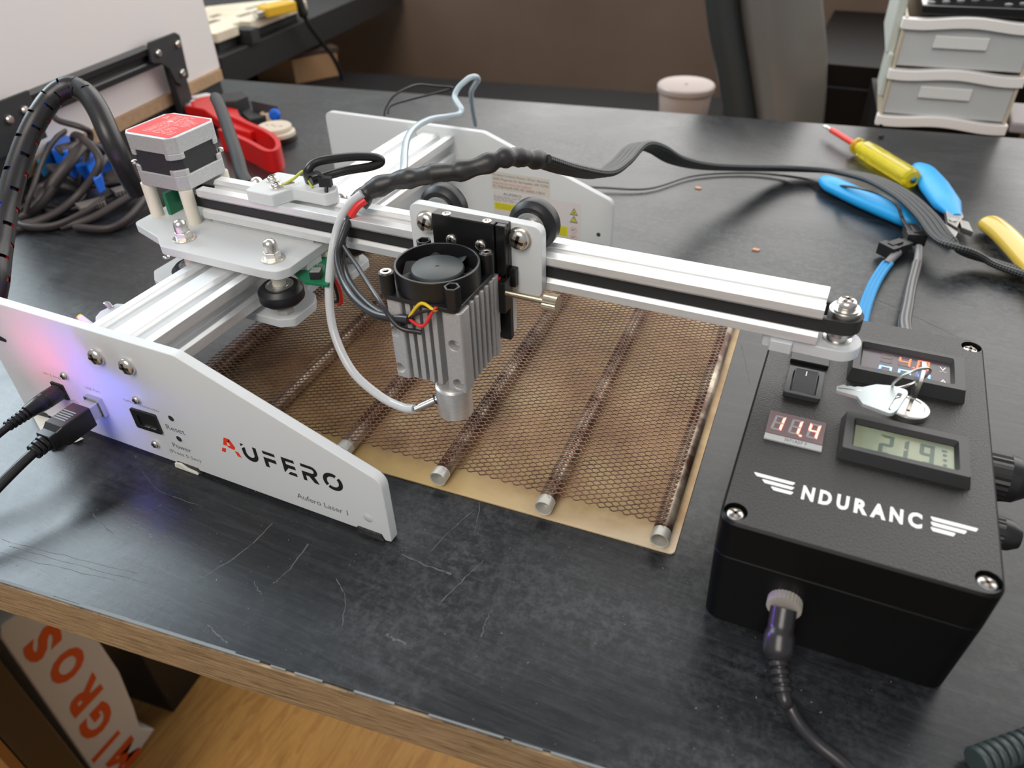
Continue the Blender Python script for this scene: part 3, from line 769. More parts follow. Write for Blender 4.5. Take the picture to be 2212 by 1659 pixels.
for sx in (-1, 1):
    for sy in (-1, 1):
        m = MB(); m.cyl((MX + sx * 14.2, MY + sy * 16.2 * .88, PZ), (MX + sx * 14.2, MY + sy * 16.2 * .88, 100), 3.7, n=20); part('standoff', m, IVORY, mo, 40)
        if sx < 0 or sy > 0:
            m = MB(); m.lathe([(1.6, 0), (1.6, 1.5), (.8, 2), (.001, 2.1)], (MX + sx * (MH - 1.8), MY + sy * (MH - 1.8), 111.3), (0, 0, 1), 12); part('motor_screw', m, NICKEL, mo, 40)
m = MB(); m.cyl((MX, MY, 84), (MX, MY, 100), 2.5, n=16); m.cyl((MX, MY, 85), (MX, MY, 97), 6.2, n=24); part('drive_pulley', m, STEEL, mo, 40)
m = MB(); m.box(-206, -203.5, 104, 128, PZ, PZ + 13); part('connector_board', m, GRN, mo, 0)
m = MB(); m.box(MX - MH - 6, MX - MH + 1, MY - 8, MY + 8, 101, 107.5); part('motor_connector', m, WHITEP, mo, 0, .4)

# ---- gantry arm
AY, AZ, AH, AWD, AX0, AX1 = 103.8, 82.7, 16.8, 20.6, -178.0, 152.0
m = MB(); m.prism([(AY + a, AZ + b) for a, b in extrusion(AWD, AH, [10.3], [8.4], 5.0)], AX0, AX1, 'yz')
arm = part('gantry_arm', m, ALU, eng, 20, 0.2)
m = MB(); m.box(AX0 + 4, -104, AY + 2, AY + AWD - 2, PZ, AZ + .02); part('arm_shim', m, ACRYL, arm, 0, .2)
PX, PY, PR = 159.5, 114.1, 7.0
path = [(AX0 - 16, PY - PR, 91.1), (PX, PY - PR, 91.1)] + [(PX + PR * math.sin(math.radians(a)), PY - PR * math.cos(math.radians(a)), 91.1) for a in range(15, 180, 15)] + [(PX, PY + PR, 91.1), (AX0 - 16, PY + PR, 91.1)]
m = MB(); m.ribbon(path, 3.1, .7); part('drive_belt', m, BLKM, arm, 40)
m = MB(); m.cyl((PX, PY, 85.5), (PX, PY, 96.2), PR - .8, n=28); m.lathe([(5.6, 0), (5.6, 1.0), (4.2, 1.1), (4.2, 2.0)], (PX, PY, 96.2), (0, 0, 1), 28)
m.lathe([(5.7, 0), (5.7, .9), (4.4, 1.0), (4.2, 3.2)], (PX, PY, 81.6), (0, 0, 1), 28); part('idler_pulley', m, STEEL, arm, 40)
m = MB(); screw(m, (PX, PY, 98.1), (0, 0, 1), 4.0, 3.0, 0, .3); part('idler_screw', m, [NICKEL, DARKREC], arm, 40)
cap_ = [(130.5, 105.3), (134, 105.3), (134, 102.6), (143.2, 102.6), (143.2, 105.2), (160, 105.0)] + arc(160, 114.2, 9.3, 9.3, -80, 80, 10) + [(160, 123.6), (130.5, 123)]
m = MB(); m.prism(rnd(cap_, [1.5, .5, 1, 1, .5, 0] + [0] * 11 + [0, 1.5], 3), 76.2, 81.6); part('idler_bracket', m, ACRYL2, arm, 30, .4)
m = MB(); m.box(132, 150, AY + 1, AY + AWD - 1, 81.6, AZ + .02); part('bracket_shim', m, ACRYL2, arm, 0)
# cable clamp block on the arm
blk = [(-139.5, 101.5), (-121.5, 101.0), (-120.0, 104.5), (-116.5, 112.5), (-104, 112.5), (-96, 112), (-93, 118), (-96, 124), (-110, 126.5), (-122, 128.5), (-139.5, 128.5)]
m = MB(); m.prism(rnd(blk, 2.2, 3), AZ + AH + .02, 106.2); clp = part('clamp_block', m, ACRYL, arm, 30, .5, label='white clamp block holding the black loop of cable')
for x, y in ((-133.5, 117.5), (-125.0, 110.5)):
    m = MB(); screw(m, (x, y, 106.2), (0, 0, 1), 2.9, 2.0, 3.6); part('clamp_screw', m, [NICKEL, DARKREC], clp, 40)
m = MB(); m.tube(spline([(-124.5, 110.5, 107.4), (-121, 113, 108.2), (-117, 116, 110.5), (-113, 119.5, 113.5), (-109.5, 118, 110), (-106, 116, 107)], 5), .75, 8); part('ground_wire', m, mat('green_yellow_wire', (0.52, 0.55, 0.06), 0.4), clp, 60)
m = MB(); m.obox((-119.6, 114.2, 108.2), (2.2, 1.8, .3), (-.9, 1.1, 0), (0, 0, .35)); part('ring_terminal', m, STEEL, clp, 0)
LOOP = [(-112.7, 122.0, 107.0), (-108.3, 117.0, 114.6), (-105.7, 121.0, 118.4), (-98.9, 128.0, 119.1), (-91.5, 138.0, 117.8), (-84.9, 146.0, 115.3), (-83.4, 148.0, 112.3), (-86.4, 142.0, 111.5), (-94.3, 132.0, 112.0), (-102.2, 124.0, 110.8), (-106.2, 116.0, 110.3)]
m = MB(); m.tube(spline(LOOP, 8), 2.3, 12); part('cable_loop', m, BLKW, clp, 60, label='glossy black cable loop')
m = MB(); q = Vector((-97.6, 117.0, 111.1)); m.obox(q, (3, 1, 0), (-.6, 1.8, 0), (0, 0, 2.4)); m.tube(spline([q + Vector((-9, -1, 3)), q + Vector((-4, 0, 4.2)), q, q + Vector((1, -2, -5))], 5), 1.0, 8); part('cable_tie', m, BLK, clp, 0)

# ---- tool carriage
TY0, TY1 = 98.0, 103.0
tp = [(-35.4, 117.8), (-35.4, 82), (-21, 82), (-19.8, 95), (-18.6, 95), (-18.6, 57), (16.6, 57), (16.6, 95), (18.4, 95), (19.6, 81), (32.0, 81), (32.0, 116.4)]
m = MB(); m.prism(rnd(tp, [5, 4, 3, .5, .3, 1, 1, .3, .5, 3, 4, 5], 4), TY0, TY1, 'xz')
tc = part('tool_carriage', m, ACRYL, eng, 30, .4, label='white acrylic tool carriage plate')
for x in (-25.9, 21.6):
    wheel(x, 114.0, 109.8, (0, 1, 0), tc)
    m = MB(); m.cyl((x, TY1, 109.8), (x, 109, 109.8), 3.6, n=20); part('spacer', m, STEEL, tc, 40)
    m = MB(); screw(m, (x, TY0, 109.8), (0, -1, 0), 4.9, 3.4, 5.6, .5); part('axle_screw', m, [NICKEL, DARKREC], tc, 40)
m = MB(); m.box(-19.4, 17.2, 94.4, TY0, 56.0, 117.4); m.box(12.6, 17.2, 91.4, 94.4, 90, 117.4); m.prism([(12.6, 90), (17.2, 90), (17.2, 93), (15, 87)], 91.4, 94.4, 'xz')
zs = part('z_slide', m, ANOD, tc, 0, .35)
m = MB(); m.box(-19.4, 12.0, 91.0, 94.38, 70, 117.8); part('slide_plate', m, ANOD, zs, 0, .5)
for x in (-12.3, 8.0):
    m = MB(); m.lathe([(2.0, 0), (2.0, .4), (1.2, .5), (1.2, .1), (.001, .1)], (x, 92.9, 117.8), (0, 0, 1), 18); part('threaded_insert', m, NICKEL, zs, 30)
for x in (-9.6, 5.2):
    m = MB(); screw(m, (x, 91.0, 106.6), (0, -1, 0), 2.7, 1.5, 0, .6); part('slide_screw', m, [NICKEL, DARKREC], zs, 40)
m = MB(); m.box(14.0, 18.6, 86.5, 94.2, 76, 92); m.box(17.3, 20.4, 94.4, 97.9, 86, 95.5); part('slide_clamp', m, ANOD, zs, 0, .5)
m = MB(); m.prism(rnd([(13.0, 76.5), (14.8, 75), (15.2, 93), (13.2, 93.5)], .5), 85.5, 90, 'xz'); part('red_gib', m, REDP, zs, 0, .3)
def knob(x0, x1, xk, y, z):
    m = MB(); m.cyl((x0, y, z), (x1, y, z), 1.5, n=14)
    r = ngon((0, 0), 1, 44); rr = [(a * (4.1 if i % 2 else 3.8), b * (4.1 if i % 2 else 3.8)) for i, (a, b) in enumerate(r)]
    m.prism([(y + a, z + b) for a, b in rr], min(x1, xk), max(x1, xk), 'yz')
    part('thumb_screw', m, BRASS, zs, 25)
knob(18.6, 37.6, 44.0, 88.0, 86.6)
knob(-18.0, -27.5, -33.5, 92.5, 92.0)

# ================================================================== laser head hanging from the slide
LX0, LX1, LY0, LY1, LZ0, LZ1 = -21.2, 15.6, 50.6, 87.2, 54.0, 95.8
head = thing('laser_module', 'finned aluminium laser head with black fan hanging from the gantry arm', 'laser head', (-3, 69, 26))
m = MB(); m.box(LX0 + 6, LX1 - 6, LY0 + 6, LY1, LZ0 + .6, LZ1); m.box(LX0 + 2, LX1 - 2, LY1 - 2, 91.0, LZ0 + 8, LZ1 - 2)
hs = part('heat_sink', m, CAST, head, 0, .2, label='grey finned aluminium heat sink')
def fin(poly, z0=LZ0, z1=LZ1, ch=1.6):
    m = MB(); n = len(poly); c = Vector((sum(p[0] for p in poly) / n, sum(p[1] for p in poly) / n))
    small = [tuple(c + (Vector(p) - c) * .62) for p in poly]
    m.bridge([(x, y, z0) for x, y in small], [(x, y, z0 + ch) for x, y in poly], True, False)
    k = len(m.v) - n
    m.bridge([(x, y, z0 + ch) for x, y in poly], [(x, y, z1) for x, y in poly], False, True)
    part('fin', m, CAST, hs, 0, .25)
def column(x0, x1, y0, y1, holes):
    m = MB(); m.prism(rnd([(x0, y0), (x1, y0), (x1, y1), (x0, y1)], 1.6, 3), LZ0, LZ1)
    cs = []
    for hx, hy, hz, ax in holes:
        c = MB(); a = Vector(ax); c.lathe([(2.9, -.8), (2.5, 1.0), (2.5, 4.2), (.01, 5.0)], Vector((hx, hy, hz)), a, 20); cs.append(c)
    if cs: m = cut(m, cs)
    part('corner_post', m, CAST, hs, 30, .25)
column(LX1 - 9.5, LX1, LY0, LY0 + 8.5, [(LX1 - 4.6, LY0, LZ0 + 25, (0, 1, 0)), (LX1 - 4.0, LY0, LZ0 + 4.2, (0, 1, 0))])
column(LX0, LX0 + 7.5, LY0, LY0 + 8.5, [(LX0 + 2.4, LY0, LZ0 + 25, (0, 1, 0)), (LX0 + 2.4, LY0, LZ0 + 5.0, (0, 1, 0))])
column(LX1 - 7, LX1, LY1 - 4.5, LY1, []); column(LX0, LX0 + 7, LY1 - 4.5, LY1, [])
for k in range(4):
    x = LX0 + 10.6 + k * 4.25; fin([(x - 1.25, LY0 + .3), (x + 1.25, LY0 + .3), (x + 1.25, LY0 + 7), (x - 1.25, LY0 + 7)])
for sgn, xa, xb in ((1, LX1 - 7, LX1 - .2), (-1, LX0 + .2, LX0 + 7)):
    for k in range(5):
        y = LY0 + 11.4 + k * 4.7; fin([(xa, y - 1.0), (xb, y - 1.0), (xb, y + 1.0), (xa, y + 1.0)])
# fan
FX, FY, FH = (LX0 + LX1) / 2 - 1.6, (LY0 + LY1) / 2 - .6, 18.8
FT_ = 107.6
m = MB()
o_ = rnd([(FX - FH, FY - FH), (FX + FH, FY - FH), (FX + FH, FY + FH), (FX - FH, FY + FH)], 4, 9)
i_ = [(FX + 17.5 * math.cos(math.atan2(b - FY, a - FX)), FY + 17.5 * math.sin(math.atan2(b - FY, a - FX))) for a, b in o_]
m.frame(o_, i_, LZ1, LZ1 + 2.2)
m.frame(ngon((FX, FY), 18.7, 64), ngon((FX, FY), 17.6, 64), LZ1 + 2.2, FT_)
fan = part('fan', m, BLK, head, 35, .25, label='black cooling fan housing')
for sx, sy in ((-1, -1), (1, -1), (1, 1), (-1, 1)):
    bx_, by_ = FX + sx * 15.9, FY + sy * 15.9
    hexo = (sx * sy < 0)
    m = MB()
    if hexo: m.frame(ngon((bx_, by_), 3.5, 6, .3), ngon((bx_, by_), 2.6, 6, .3), LZ1 + 2, FT_); m.box(bx_ - 2, bx_ + 2, by_ - 2, by_ + 2, LZ1 + 2, LZ1 + 4)
    else: m.cyl((bx_, by_, LZ1 + 2), (bx_, by_, FT_), 3.3, n=22)
    part('corner_boss', m, BLK, fan, 35, .2)
    if not hexo:
        m = MB(); m.lathe([(2.4, 0), (2.4, .5), (1.5, .55), (1.3, -.1), (.01, -.1)], (bx_, by_, FT_), (0, 0, 1), 18); part('fan_screw', m, NICKEL, fan, 35)
m = MB(); m.lathe([(11.0, -7), (11.7, -1.2), (11.3, -.3), (10.7, 0), (.9, .1), (.8, -.15), (.001, -.15)], (FX, FY, 105.4), (0, 0, 1), 40); part('fan_hub', m, mat('hub_grey', (0.045, 0.053, 0.054), 0.42), fan, 30)
for k in range(7):
    a = k * 2 * math.pi / 7; m = MB(); q0 = []; q1 = []
    for r in (11.2, 13.2, 15.4, 17.2):
        for da, z in ((0, 103.6), (.75, 98.4)):
            t = a + da + (r - 10) * .045; q0.append((FX + r * math.cos(t), FY + r * math.sin(t), z)); q1.append((FX + r * math.cos(t + .05), FY + r * math.sin(t + .05), z - .1))
    fs = [(2 * i, 2 * i + 1, 2 * i + 3, 2 * i + 2) for i in range(3)]
    m.add(q0 + q1, fs + [tuple(8 + j for j in f[::-1]) for f in fs] + [(0, 2, 10, 8), (2, 4, 12, 10), (4, 6, 14, 12), (1, 9, 11, 3), (3, 11, 13, 5), (5, 13, 15, 7), (6, 7, 15, 14), (0, 8, 9, 1)])
    part('fan_blade', m, BLKM, fan, 20)
# nozzle
NX, NY = -1.6, 67.6
m = MB(); m.lathe([(7.9, 54), (7.9, 43.5), (7.5, 42.6), (8.7, 42.2), (8.8, 41.6), (8.8, 26.4), (8.2, 25.8), (3.0, 26.0), (2.6, 30), (.01, 30)], (NX, NY, 0), (0, 0, 1), 48); nz = part('nozzle', m, TURN, head, 25, label='bright turned aluminium nozzle')
FT = Vector((-18.1, 57.0, 29.5)); NE = Vector((NX - 6.8, NY - 4.5, 34.5))
m = MB(); m.tube([NE, NE.lerp(FT, .8)], 1.9, 16); m.tube([NE.lerp(FT, .72), FT], 1.5, 14); part('air_fitting', m, STEEL, nz, 40)
m = MB(); m.lathe([(2.6, 0), (2.6, .3), (2.0, .35)], NE + Vector((-.9, -.6, 0)), (FT - NE), 16); part('fitting_hole', m, BLKM, nz, 40)
# fan lead
B0 = Vector((FX + 9.5, FY - FH - .4, LZ1 + .8)); B1 = Vector((-10.0, 49.5, 88.0))
for mt, off in ((YELW, (0, 0, 5.6)), (BLKW, (0, -1, 1.8)), (REDW, (1.0, -2.0, -4.2))):
    mid = B0.lerp(B1, .5) + Vector(off); m = MB(); m.tube(spline([B0 + Vector((0, 1.5, 0)), B0 + Vector((-1, -.6, .2)), mid, B1 + Vector((0, 0, .5))], 8), .75, 10); part('fan_wire', m, mt, fan, 60)

# ---- cables and tubes of the head
wires = thing('head_cable_bundle', 'taped black cable bundle leading from the laser head to the braided sleeve', 'cable', (-60, 115, 90))
BUND = [(-75.1, 113.0, 105.2), (-70.9, 118.0, 109.8), (-59.6, 123.0, 114.5), (-47.5, 126.0, 117.3), (-35.1, 128.0, 120.5), (-24.3, 132.0, 121.9), (-14.5, 138.0, 124.4), (-8.5, 144.0, 125.8), (-5.5, 151.0, 124.5), (-2.0, 160.0, 121.3), (0.9, 171.0, 116.5)]
sp = spline(BUND, 6)
rad = [4.7 + 1.0 * math.sin(i * .9) * random.uniform(.2, .8) + random.uniform(-.25, .25) for i in range(len(sp))]
m = MB(); m.tube(sp, rad, 18); part('tape_wrap', m, TAPE, wires, 50, label='wrinkled black tape wrap')
e0 = Vector(sp[0]); e1 = Vector(sp[2]); m = MB(); m.tube([e0 + (e0 - e1) * .25, e0, e1], 5.2, 16, flat=(1, .85)); part('tape_collar', m, mat('grey_tape', (0.07, 0.065, 0.066), 0.5), wires, 40)
def lead(name, pts, r, mt, parent, **k):
    m = MB(); m.tube(spline(pts, 8), r, 12); return part(name, m, mt, parent, 60, **k)
lead('head_lead', [(-73.9, 114.0, 106.0), (-76.7, 110.0, 102.2), (-76.9, 100.0, 94.4), (-74.6, 88.0, 85.1), (-57.7, 72.0, 78.9), (-32.3, 56.0, 81.7), (-8.9, 49.0, 88.6)], 2.1, GREYW, wires)
lead('head_lead', [(-73.9, 112.0, 104.8), (-78.6, 106.0, 97.0), (-77.2, 96.0, 85.9), (-63.7, 80.0, 81.1), (-37.2, 60.0, 82.7), (-13.2, 49.5, 84.9)], 1.5, BLKW, wires)
lead('head_lead', [(-76.4, 113.0, 104.0), (-82.0, 108.0, 97.1), (-78.4, 98.0, 89.9), (-53.0, 76.0, 90.4), (-27.8, 55.0, 90.1), (-14.7, 48.0, 84.2), (-4.8, 50.5, 82.0)], 1.15, GREYW, wires)
lead('head_lead', [(-73.4, 115.0, 106.7), (-77.8, 108.0, 99.3), (-76.5, 95.0, 89.1), (-65.4, 78.0, 79.2), (-36.2, 58.0, 81.1), (-13.8, 50.0, 85.8)], 1.7, BLKW, wires)
lead('red_lead', [(-70.1, 112.0, 107.4), (-73.6, 109.0, 104.6), (-76.6, 106.0, 99.9)], 1.9, REDW, wires, label='short red stretch of lead at the tape end')
air = thing('air_hose', 'clear plastic air hose looping from the nozzle over the rear plate', 'hose', (-70, 110, 90))
AIR1 = [(-71.5, 112.0, 110.7), (-78.6, 108.0, 104.5), (-82.5, 102.0, 95.0), (-83.0, 93.0, 80.9), (-81.5, 84.0, 64.3), (-76.0, 76.0, 47.7), (-62.3, 68.0, 33.1), (-42.4, 62.0, 26.8), (-26.2, 58.0, 27.4), FT + Vector((-.5, 0, 0))]
m = MB(); m.tube(spline(AIR1, 10), 2.25, 18); part('clear_hose', m, CLEAR, air, 70)
m = MB(); m.tube(spline(AIR1, 10), 1.15, 12); part('hose_bore', m, mat('hose_core', (0.62, 0.64, 0.66), 0.25, trans=0.3), air, 70)
AIR2 = [(-57.6, 128.0, 115.8), (-63.6, 140.0, 115.4), (-75.6, 160.0, 114.2), (-89.3, 185.0, 111.9), (-102.0, 215.0, 107.6), (-115.3, 255.0, 98.6), (-123.1, 290.0, 88.9), (-129.3, 318.0, 81.4), (-130.7, 326.0, 82.6), (-137.3, 332.0, 85.0), (-142.7, 338.0, 87.6), (-142.3, 344.0, 92.2), (-140.0, 350.0, 95.3), (-138.2, 356.0, 97.0), (-136.4, 362.0, 96.3), (-138.3, 370.0, 91.9), (-149.5, 385.0, 82.6), (-164.1, 405.0, 69.7), (-177.4, 430.0, 49.4), (-188.5, 455.0, 23.5)]
m = MB(); m.tube(spline(AIR2, 6), 2.1, 16); part('milky_hose', m, MILKY, air, 70, label='bluish translucent hose end standing up behind the rear plate')

# ---- flat braided sleeve running off to the right
slv = thing('braided_sleeve', 'flat black braided cable sleeve crossing the desk towards the yellow tool', 'cable', (150, 450, 0))
SL = [(0.3, 170.0, 116.8), (6.9, 196.0, 103.2), (13.8, 232.0, 88.0), (15.6, 262.0, 84.2), (15.8, 288.0, 84.1), (17.7, 305.0, 81.3), (21.5, 328.0, 71.1), (29.1, 355.0, 54.9), (42.3, 395.0, 37.5), (64.6, 436.3, 24.0), (96.5, 484.4, 10.0), (133.2, 497.2, 8.0), (162.8, 475.6, 14.0), (187.5, 437.2, 19.0), (204.4, 404.2, 19.0), (215.5, 375.0, 18.0), (226.2, 366.3, 16.0), (245.7, 371.1, 8.0), (268.2, 362.7, 7.0), (297.9, 348.8, 7.0), (336.4, 329.2, 7.0)]
path = spline(SL, 8)
for k in range(4):
    pp = []
    for i, p in enumerate(path):
        a = path[max(i - 1, 0)]; b = path[min(i + 1, len(path) - 1)]; t = (b - a).normalized()
        s_ = t.cross(Vector((-.25, .35, .9))).normalized()
        pp.append(p + s_ * (k - 1.5) * 3.5)
    m = MB(); m.tube(pp, 2.3, 14, flat=(1, .95), uvscale=1.0); part('sleeve_strand', m, BRAID, slv, 60)
# thin twin lead
m = MB(); q = [(-65.2, 396.7, 4.0), (-42.6, 403.8, 3.0), (-6.1, 418.3, 2.0), (23.3, 459.9, 2.0), (66.7, 483.3, 2.0), (105.5, 484.5, 3.0), (132.7, 469.7, 7.0), (154.1, 441.9, 18.0), (171.3, 430.3, 20.0), (183.6, 417.5, 19.0), (189.5, 412.0, 12.0), (194.2, 402.1, 9.0)]
pp = spline(q, 8); m.tube(pp, .8, 8); m.tube([p + Vector((.9, 1.3, 0)) for p in pp], .8, 8)
solo('thin_twin_lead', m, GREYW, 'thin black twin wire lying from the rear plate to the black connectors', 'wire', (100, 450, 0), 60)

# ================================================================== connectors and pigtails of the control box
def connector(name, c, d, label):
    c = Vector(c); d = Vector(d).normalized(); s_ = d.cross(Vector((0, 0, 1))).normalized(); u = s_.cross(d)
    t = thing(name, label, 'connector', (c.x, c.y, 0))
    m = MB(); m.obox(c, d * 8, s_ * 5.2, u * 3.6); part('housing', m, BLK, t, 0, .5)
    m = MB(); m.obox(c - d * 7.5, d * 3.6, s_ * 6.6, u * 4.4); m.obox(c - d * 2 + u * 4.0, d * 5.5, s_ * 2.4, u * 1.1); part('latch', m, BLK, t, 0, .4)
    m = MB(); m.obox(c + d * 9, d * 3, s_ * 4.2, u * 2.8); part('plug_nose', m, BLKM, t, 0, .4)
    return c, d
c1, d1 = connector('black_plug', (198.9, 393.4, 9.0), (-.25, .97, 0), 'black plastic two-pin plug on the grey braided pigtail')
c2, d2 = connector('black_plug', (189.1, 370.3, 7.0), (.62, .78, 0), 'black plastic two-pin plug on the blue braided pigtail')
def pigtail(name, label, pts, sleeve, mt, n0):
    t = thing(name, label, 'cable', (pts[-1][0], pts[-1][1], 0)); sp = spline(pts, 8)
    m = MB(); m.tube(sp[:n0 + 1], 3.0, 14, flat=(1, .85)); part('shrink_sleeve', m, sleeve, t, 60)
    if mt is BRAIDB:
        for k in (-1, 0, 1):
            m = MB(); m.tube([p + Vector((k * 2.2, 0, 0)) for p in sp[n0 - 1:]], 1.7, 12); part('braided_strand', m, mt, t, 60)
    else:
        m = MB(); m.tube(sp[n0 - 1:], 3.4, 18); part('braided_strand', m, mt, t, 60)
pigtail('blue_pigtail', 'bright blue braided pigtail entering the back of the control box', [(191.1, 365.6, 6.0), (187.2, 353.0, 6.0), (182.6, 335.4, 5.0), (178.4, 308.3, 6.0), (175.5, 271.6, 12.0), (173.8, 236.8, 22.0), (172.5, 205, 33), (172, 172, 34)], mat('grey_shrink', (0.13, 0.12, 0.13), .4), BRAIDB, 12)
pigtail('grey_pigtail', 'grey braided pigtail entering the back of the control box', [(204.1, 378.4, 6.0), (204.3, 363.5, 6.0), (203.3, 347.2, 5.0), (201.2, 317.6, 6.0), (198.5, 274.6, 14.0), (195.5, 233.8, 26.0), (196, 205, 32), (196, 172, 33)], mat('grey_shrink_pale', (0.19, 0.185, 0.19), .4), BRAIDG, 14)

# ================================================================== control box
BXO, BYO, BYAW = 134.6, 17.6, 0.0186
cb_, sb_ = math.cos(BYAW), math.sin(BYAW)
def B(p): return (BXO + cb_ * p[0] - sb_ * p[1], BYO + sb_ * p[0] + cb_ * p[1], p[2])
BW_, BL_, BH_ = 91.5, 157.4, 57.4
box = thing('control_box', 'black project box with lit meters and white winged ENDURANCE lettering', 'control box', B((45, 80, 0)))
def rr(i, r=7): return rnd([(i, i), (BW_ - i, i), (BW_ - i, BL_ - i), (i, BL_ - i)], r, 6)
m = MB(B); a, b = rr(1.6), rr(.2); m.bridge([(x, y, 0) for x, y in a], [(x, y, 39.0) for x, y in b]); part('base', m, BOXS, box, 30, .6)
m = MB(B); a, b, c = rr(.2), rr(.0), rr(.9); m.bridge([(x, y, 39.3) for x, y in a], [(x, y, BH_ - .9) for x, y in b], True, False); m.bridge([(x, y, BH_ - .9) for x, y in b], [(x, y, BH_) for x, y in c], False, True)
holes = []
for u, v in ((5.2, 6.4), (86.6, 6.9), (86.4, 150.6), (5.2, 150.6)):
    c = MB(B); c.cyl((u, v, BH_ - 3.2), (u, v, BH_ + 2), 4.2, n=28); holes.append(c)
lid = part('lid', cut(m, holes), [BOXS, LID], box, 30, .25)
for p_ in lid.data.polygons: p_.material_index = 1 if p_.normal.z > .9 and p_.center.z > .0 else 0
for k, (u, v) in enumerate(((5.2, 6.4), (86.6, 6.9), (86.4, 150.6), (5.2, 150.6))):
    m = MB(B); screw(m, (u, v, BH_ - 3.0), (0, 0, 1), 3.7, 2.2, 0, .2 + k); part('lid_screw', m, [STEEL, DARKREC], lid, 40)
ZL = BH_ + .06
def lidpoly(mb, q, z=ZL): mb.add([(x, y, z) for x, y in q], [tuple(range(len(q)))])
for k, (x0, x1) in enumerate(((7.6, 23.2), (11.0, 23.2), (14.6, 23.2))):
    m = MB(B); y = 29.3 - 2.65 * k; lidpoly(m, rnd([(x0, y), (x1, y - .1), (x1 - .9, y - 1.85), (x0 + 1.5, y - 1.9)], .35, 2)); part('emblem_stripe', m, WHT, lid, 0)
for k, (x1,) in enumerate(((84.5,), (80.9,), (77.3,))):
    m = MB(B); y = 30.0 - 2.65 * k; lidpoly(m, rnd([(69.1, y), (x1, y), (x1 - .9, y - 1.9), (69.9, y - 1.9)], .35, 2)); part('emblem_stripe', m, WHT, lid, 0)
for ch, x0, wd_, y in (('N', 25.9, 4.3, 21.8), ('D', 31.9, 4.4, 21.9), ('U', 38.0, 4.2, 22.0), ('R', 44.0, 4.6, 22.1), ('A', 49.5, 5.2, 22.2), ('N', 55.9, 4.4, 22.4), ('C', 61.9, 4.6, 22.6)):
    m = MB(B); text(m, ch, (x0, y, ZL), (1, 0, 0), (.02, 1, 0), 6.9, wd_, bold=0.045); part('name_letter', m, WHT, lid, 0)
# seven-segment helper
def seg7(ch, x, y, w, h, t, sl=0.12, gap=.12):
    on = {'0': 'abcdef', '1': 'bc', '2': 'abdeg', '3': 'abcdg', '4': 'bcfg', '5': 'acdfg', '6': 'acdefg', '7': 'abc', '8': 'abcdefg', '9': 'abcdfg', 'n': 'abcef', ' ': ''}[ch]
    def S(px, py): return (x + px + sl * py, y + py)
    h2 = h / 2; g = gap; q = {}
    q['a'] = [(g, h), (w - g, h), (w - t - g * .5, h - t), (t + g * .5, h - t)]
    q['d'] = [(g, 0), (w - g, 0), (w - t - g * .5, t), (t + g * .5, t)]
    q['g'] = [(t * .6 + g, h2 + t / 2), (w - t * .6 - g, h2 + t / 2), (w - g * .7, h2), (w - t * .6 - g, h2 - t / 2), (t * .6 + g, h2 - t / 2), (g * .7, h2)]
    q['f'] = [(0, h - g), (t, h - t - g), (t, h2 + t / 2 + g), (0, h2 + g)]
    q['e'] = [(0, h2 - g), (t, h2 - t / 2 - g), (t, t + g), (0, g)]
    q['b'] = [(w, h - g), (w - t, h - t - g), (w - t, h2 + t / 2 + g), (w, h2 + g)]
    q['c'] = [(w, h2 - g), (w - t, h2 - t / 2 - g), (w - t, t + g), (w, g)]
    return [[S(*p) for p in q[k]] for k in on], [[S(*p) for p in q[k]] for k in q if k not in on]
def seglayer(mats_on, mat_off, items, z, parent, w, h, t, sl, dots=()):
    on = MB(B); off = MB(B)
    for ch, x, y in items:
        a, b = seg7(ch, x, y, w, h, t, sl)
        for q in a: on.add([(p[0], p[1], z) for p in q], [tuple(range(len(q)))])
        for q in b: off.add([(p[0], p[1], z - .03) for p in q], [tuple(range(len(q)))])
    for dx, dy, r in dots: on.add([(p[0], p[1], z) for p in ngon((dx, dy), r, 8)], [tuple(range(8))])
    if on.f: part('lit_segment', on, mats_on, parent, 0)
    if off.f and mat_off: part('dark_segment', off, mat_off, parent, 0)
SEGR = mat('lit_red_segment', (1, .3, .25), .5, emit=(1.0, 0.15, 0.11), estr=4.5)
SEGO = mat('lit_orange_segment', (1, .2, .05), .5, emit=(1.0, 0.05, 0.02), estr=3.2)
SEGB = mat('lit_blue_segment', (.2, .4, 1), .5, emit=(0.12, 0.28, 1.0), estr=3.5)
SEGOFF = mat('unlit_segment', (0.30, 0.27, 0.27), .5)
# three digit voltmeter
m = MB(B); m.box(8.1, 30.2, 53.6, 68.4, BH_ - 1, BH_ + .9); vm = part('small_voltmeter', m, mat('smoky_display', (0.16, 0.105, 0.11), .35), box, 0, .25, label='small lit display reading 11.4')
m = MB(B); m.box(8.1, 30.2, 50.0, 53.6, BH_ - 1, BH_ + .7); part('display_strip', m, mat('grey_strip', (0.42, 0.42, 0.42), .6), vm, 0, .2)
m = MB(B); text(m, '3671AS7 7', (15.8, 51.0, BH_ + .76), (1, 0, 0), (0, 1, 0), 1.9, 8.6); part('strip_print', m, INKG, vm, 0)
seglayer(SEGR, SEGOFF, [('1', 9.6, 56.2), ('1', 16.4, 56.2), ('4', 23.4, 56.2)], BH_ + 1.0, vm, 4.2, 9.6, 1.0, .10, [(21.4, 56.1, .65)])
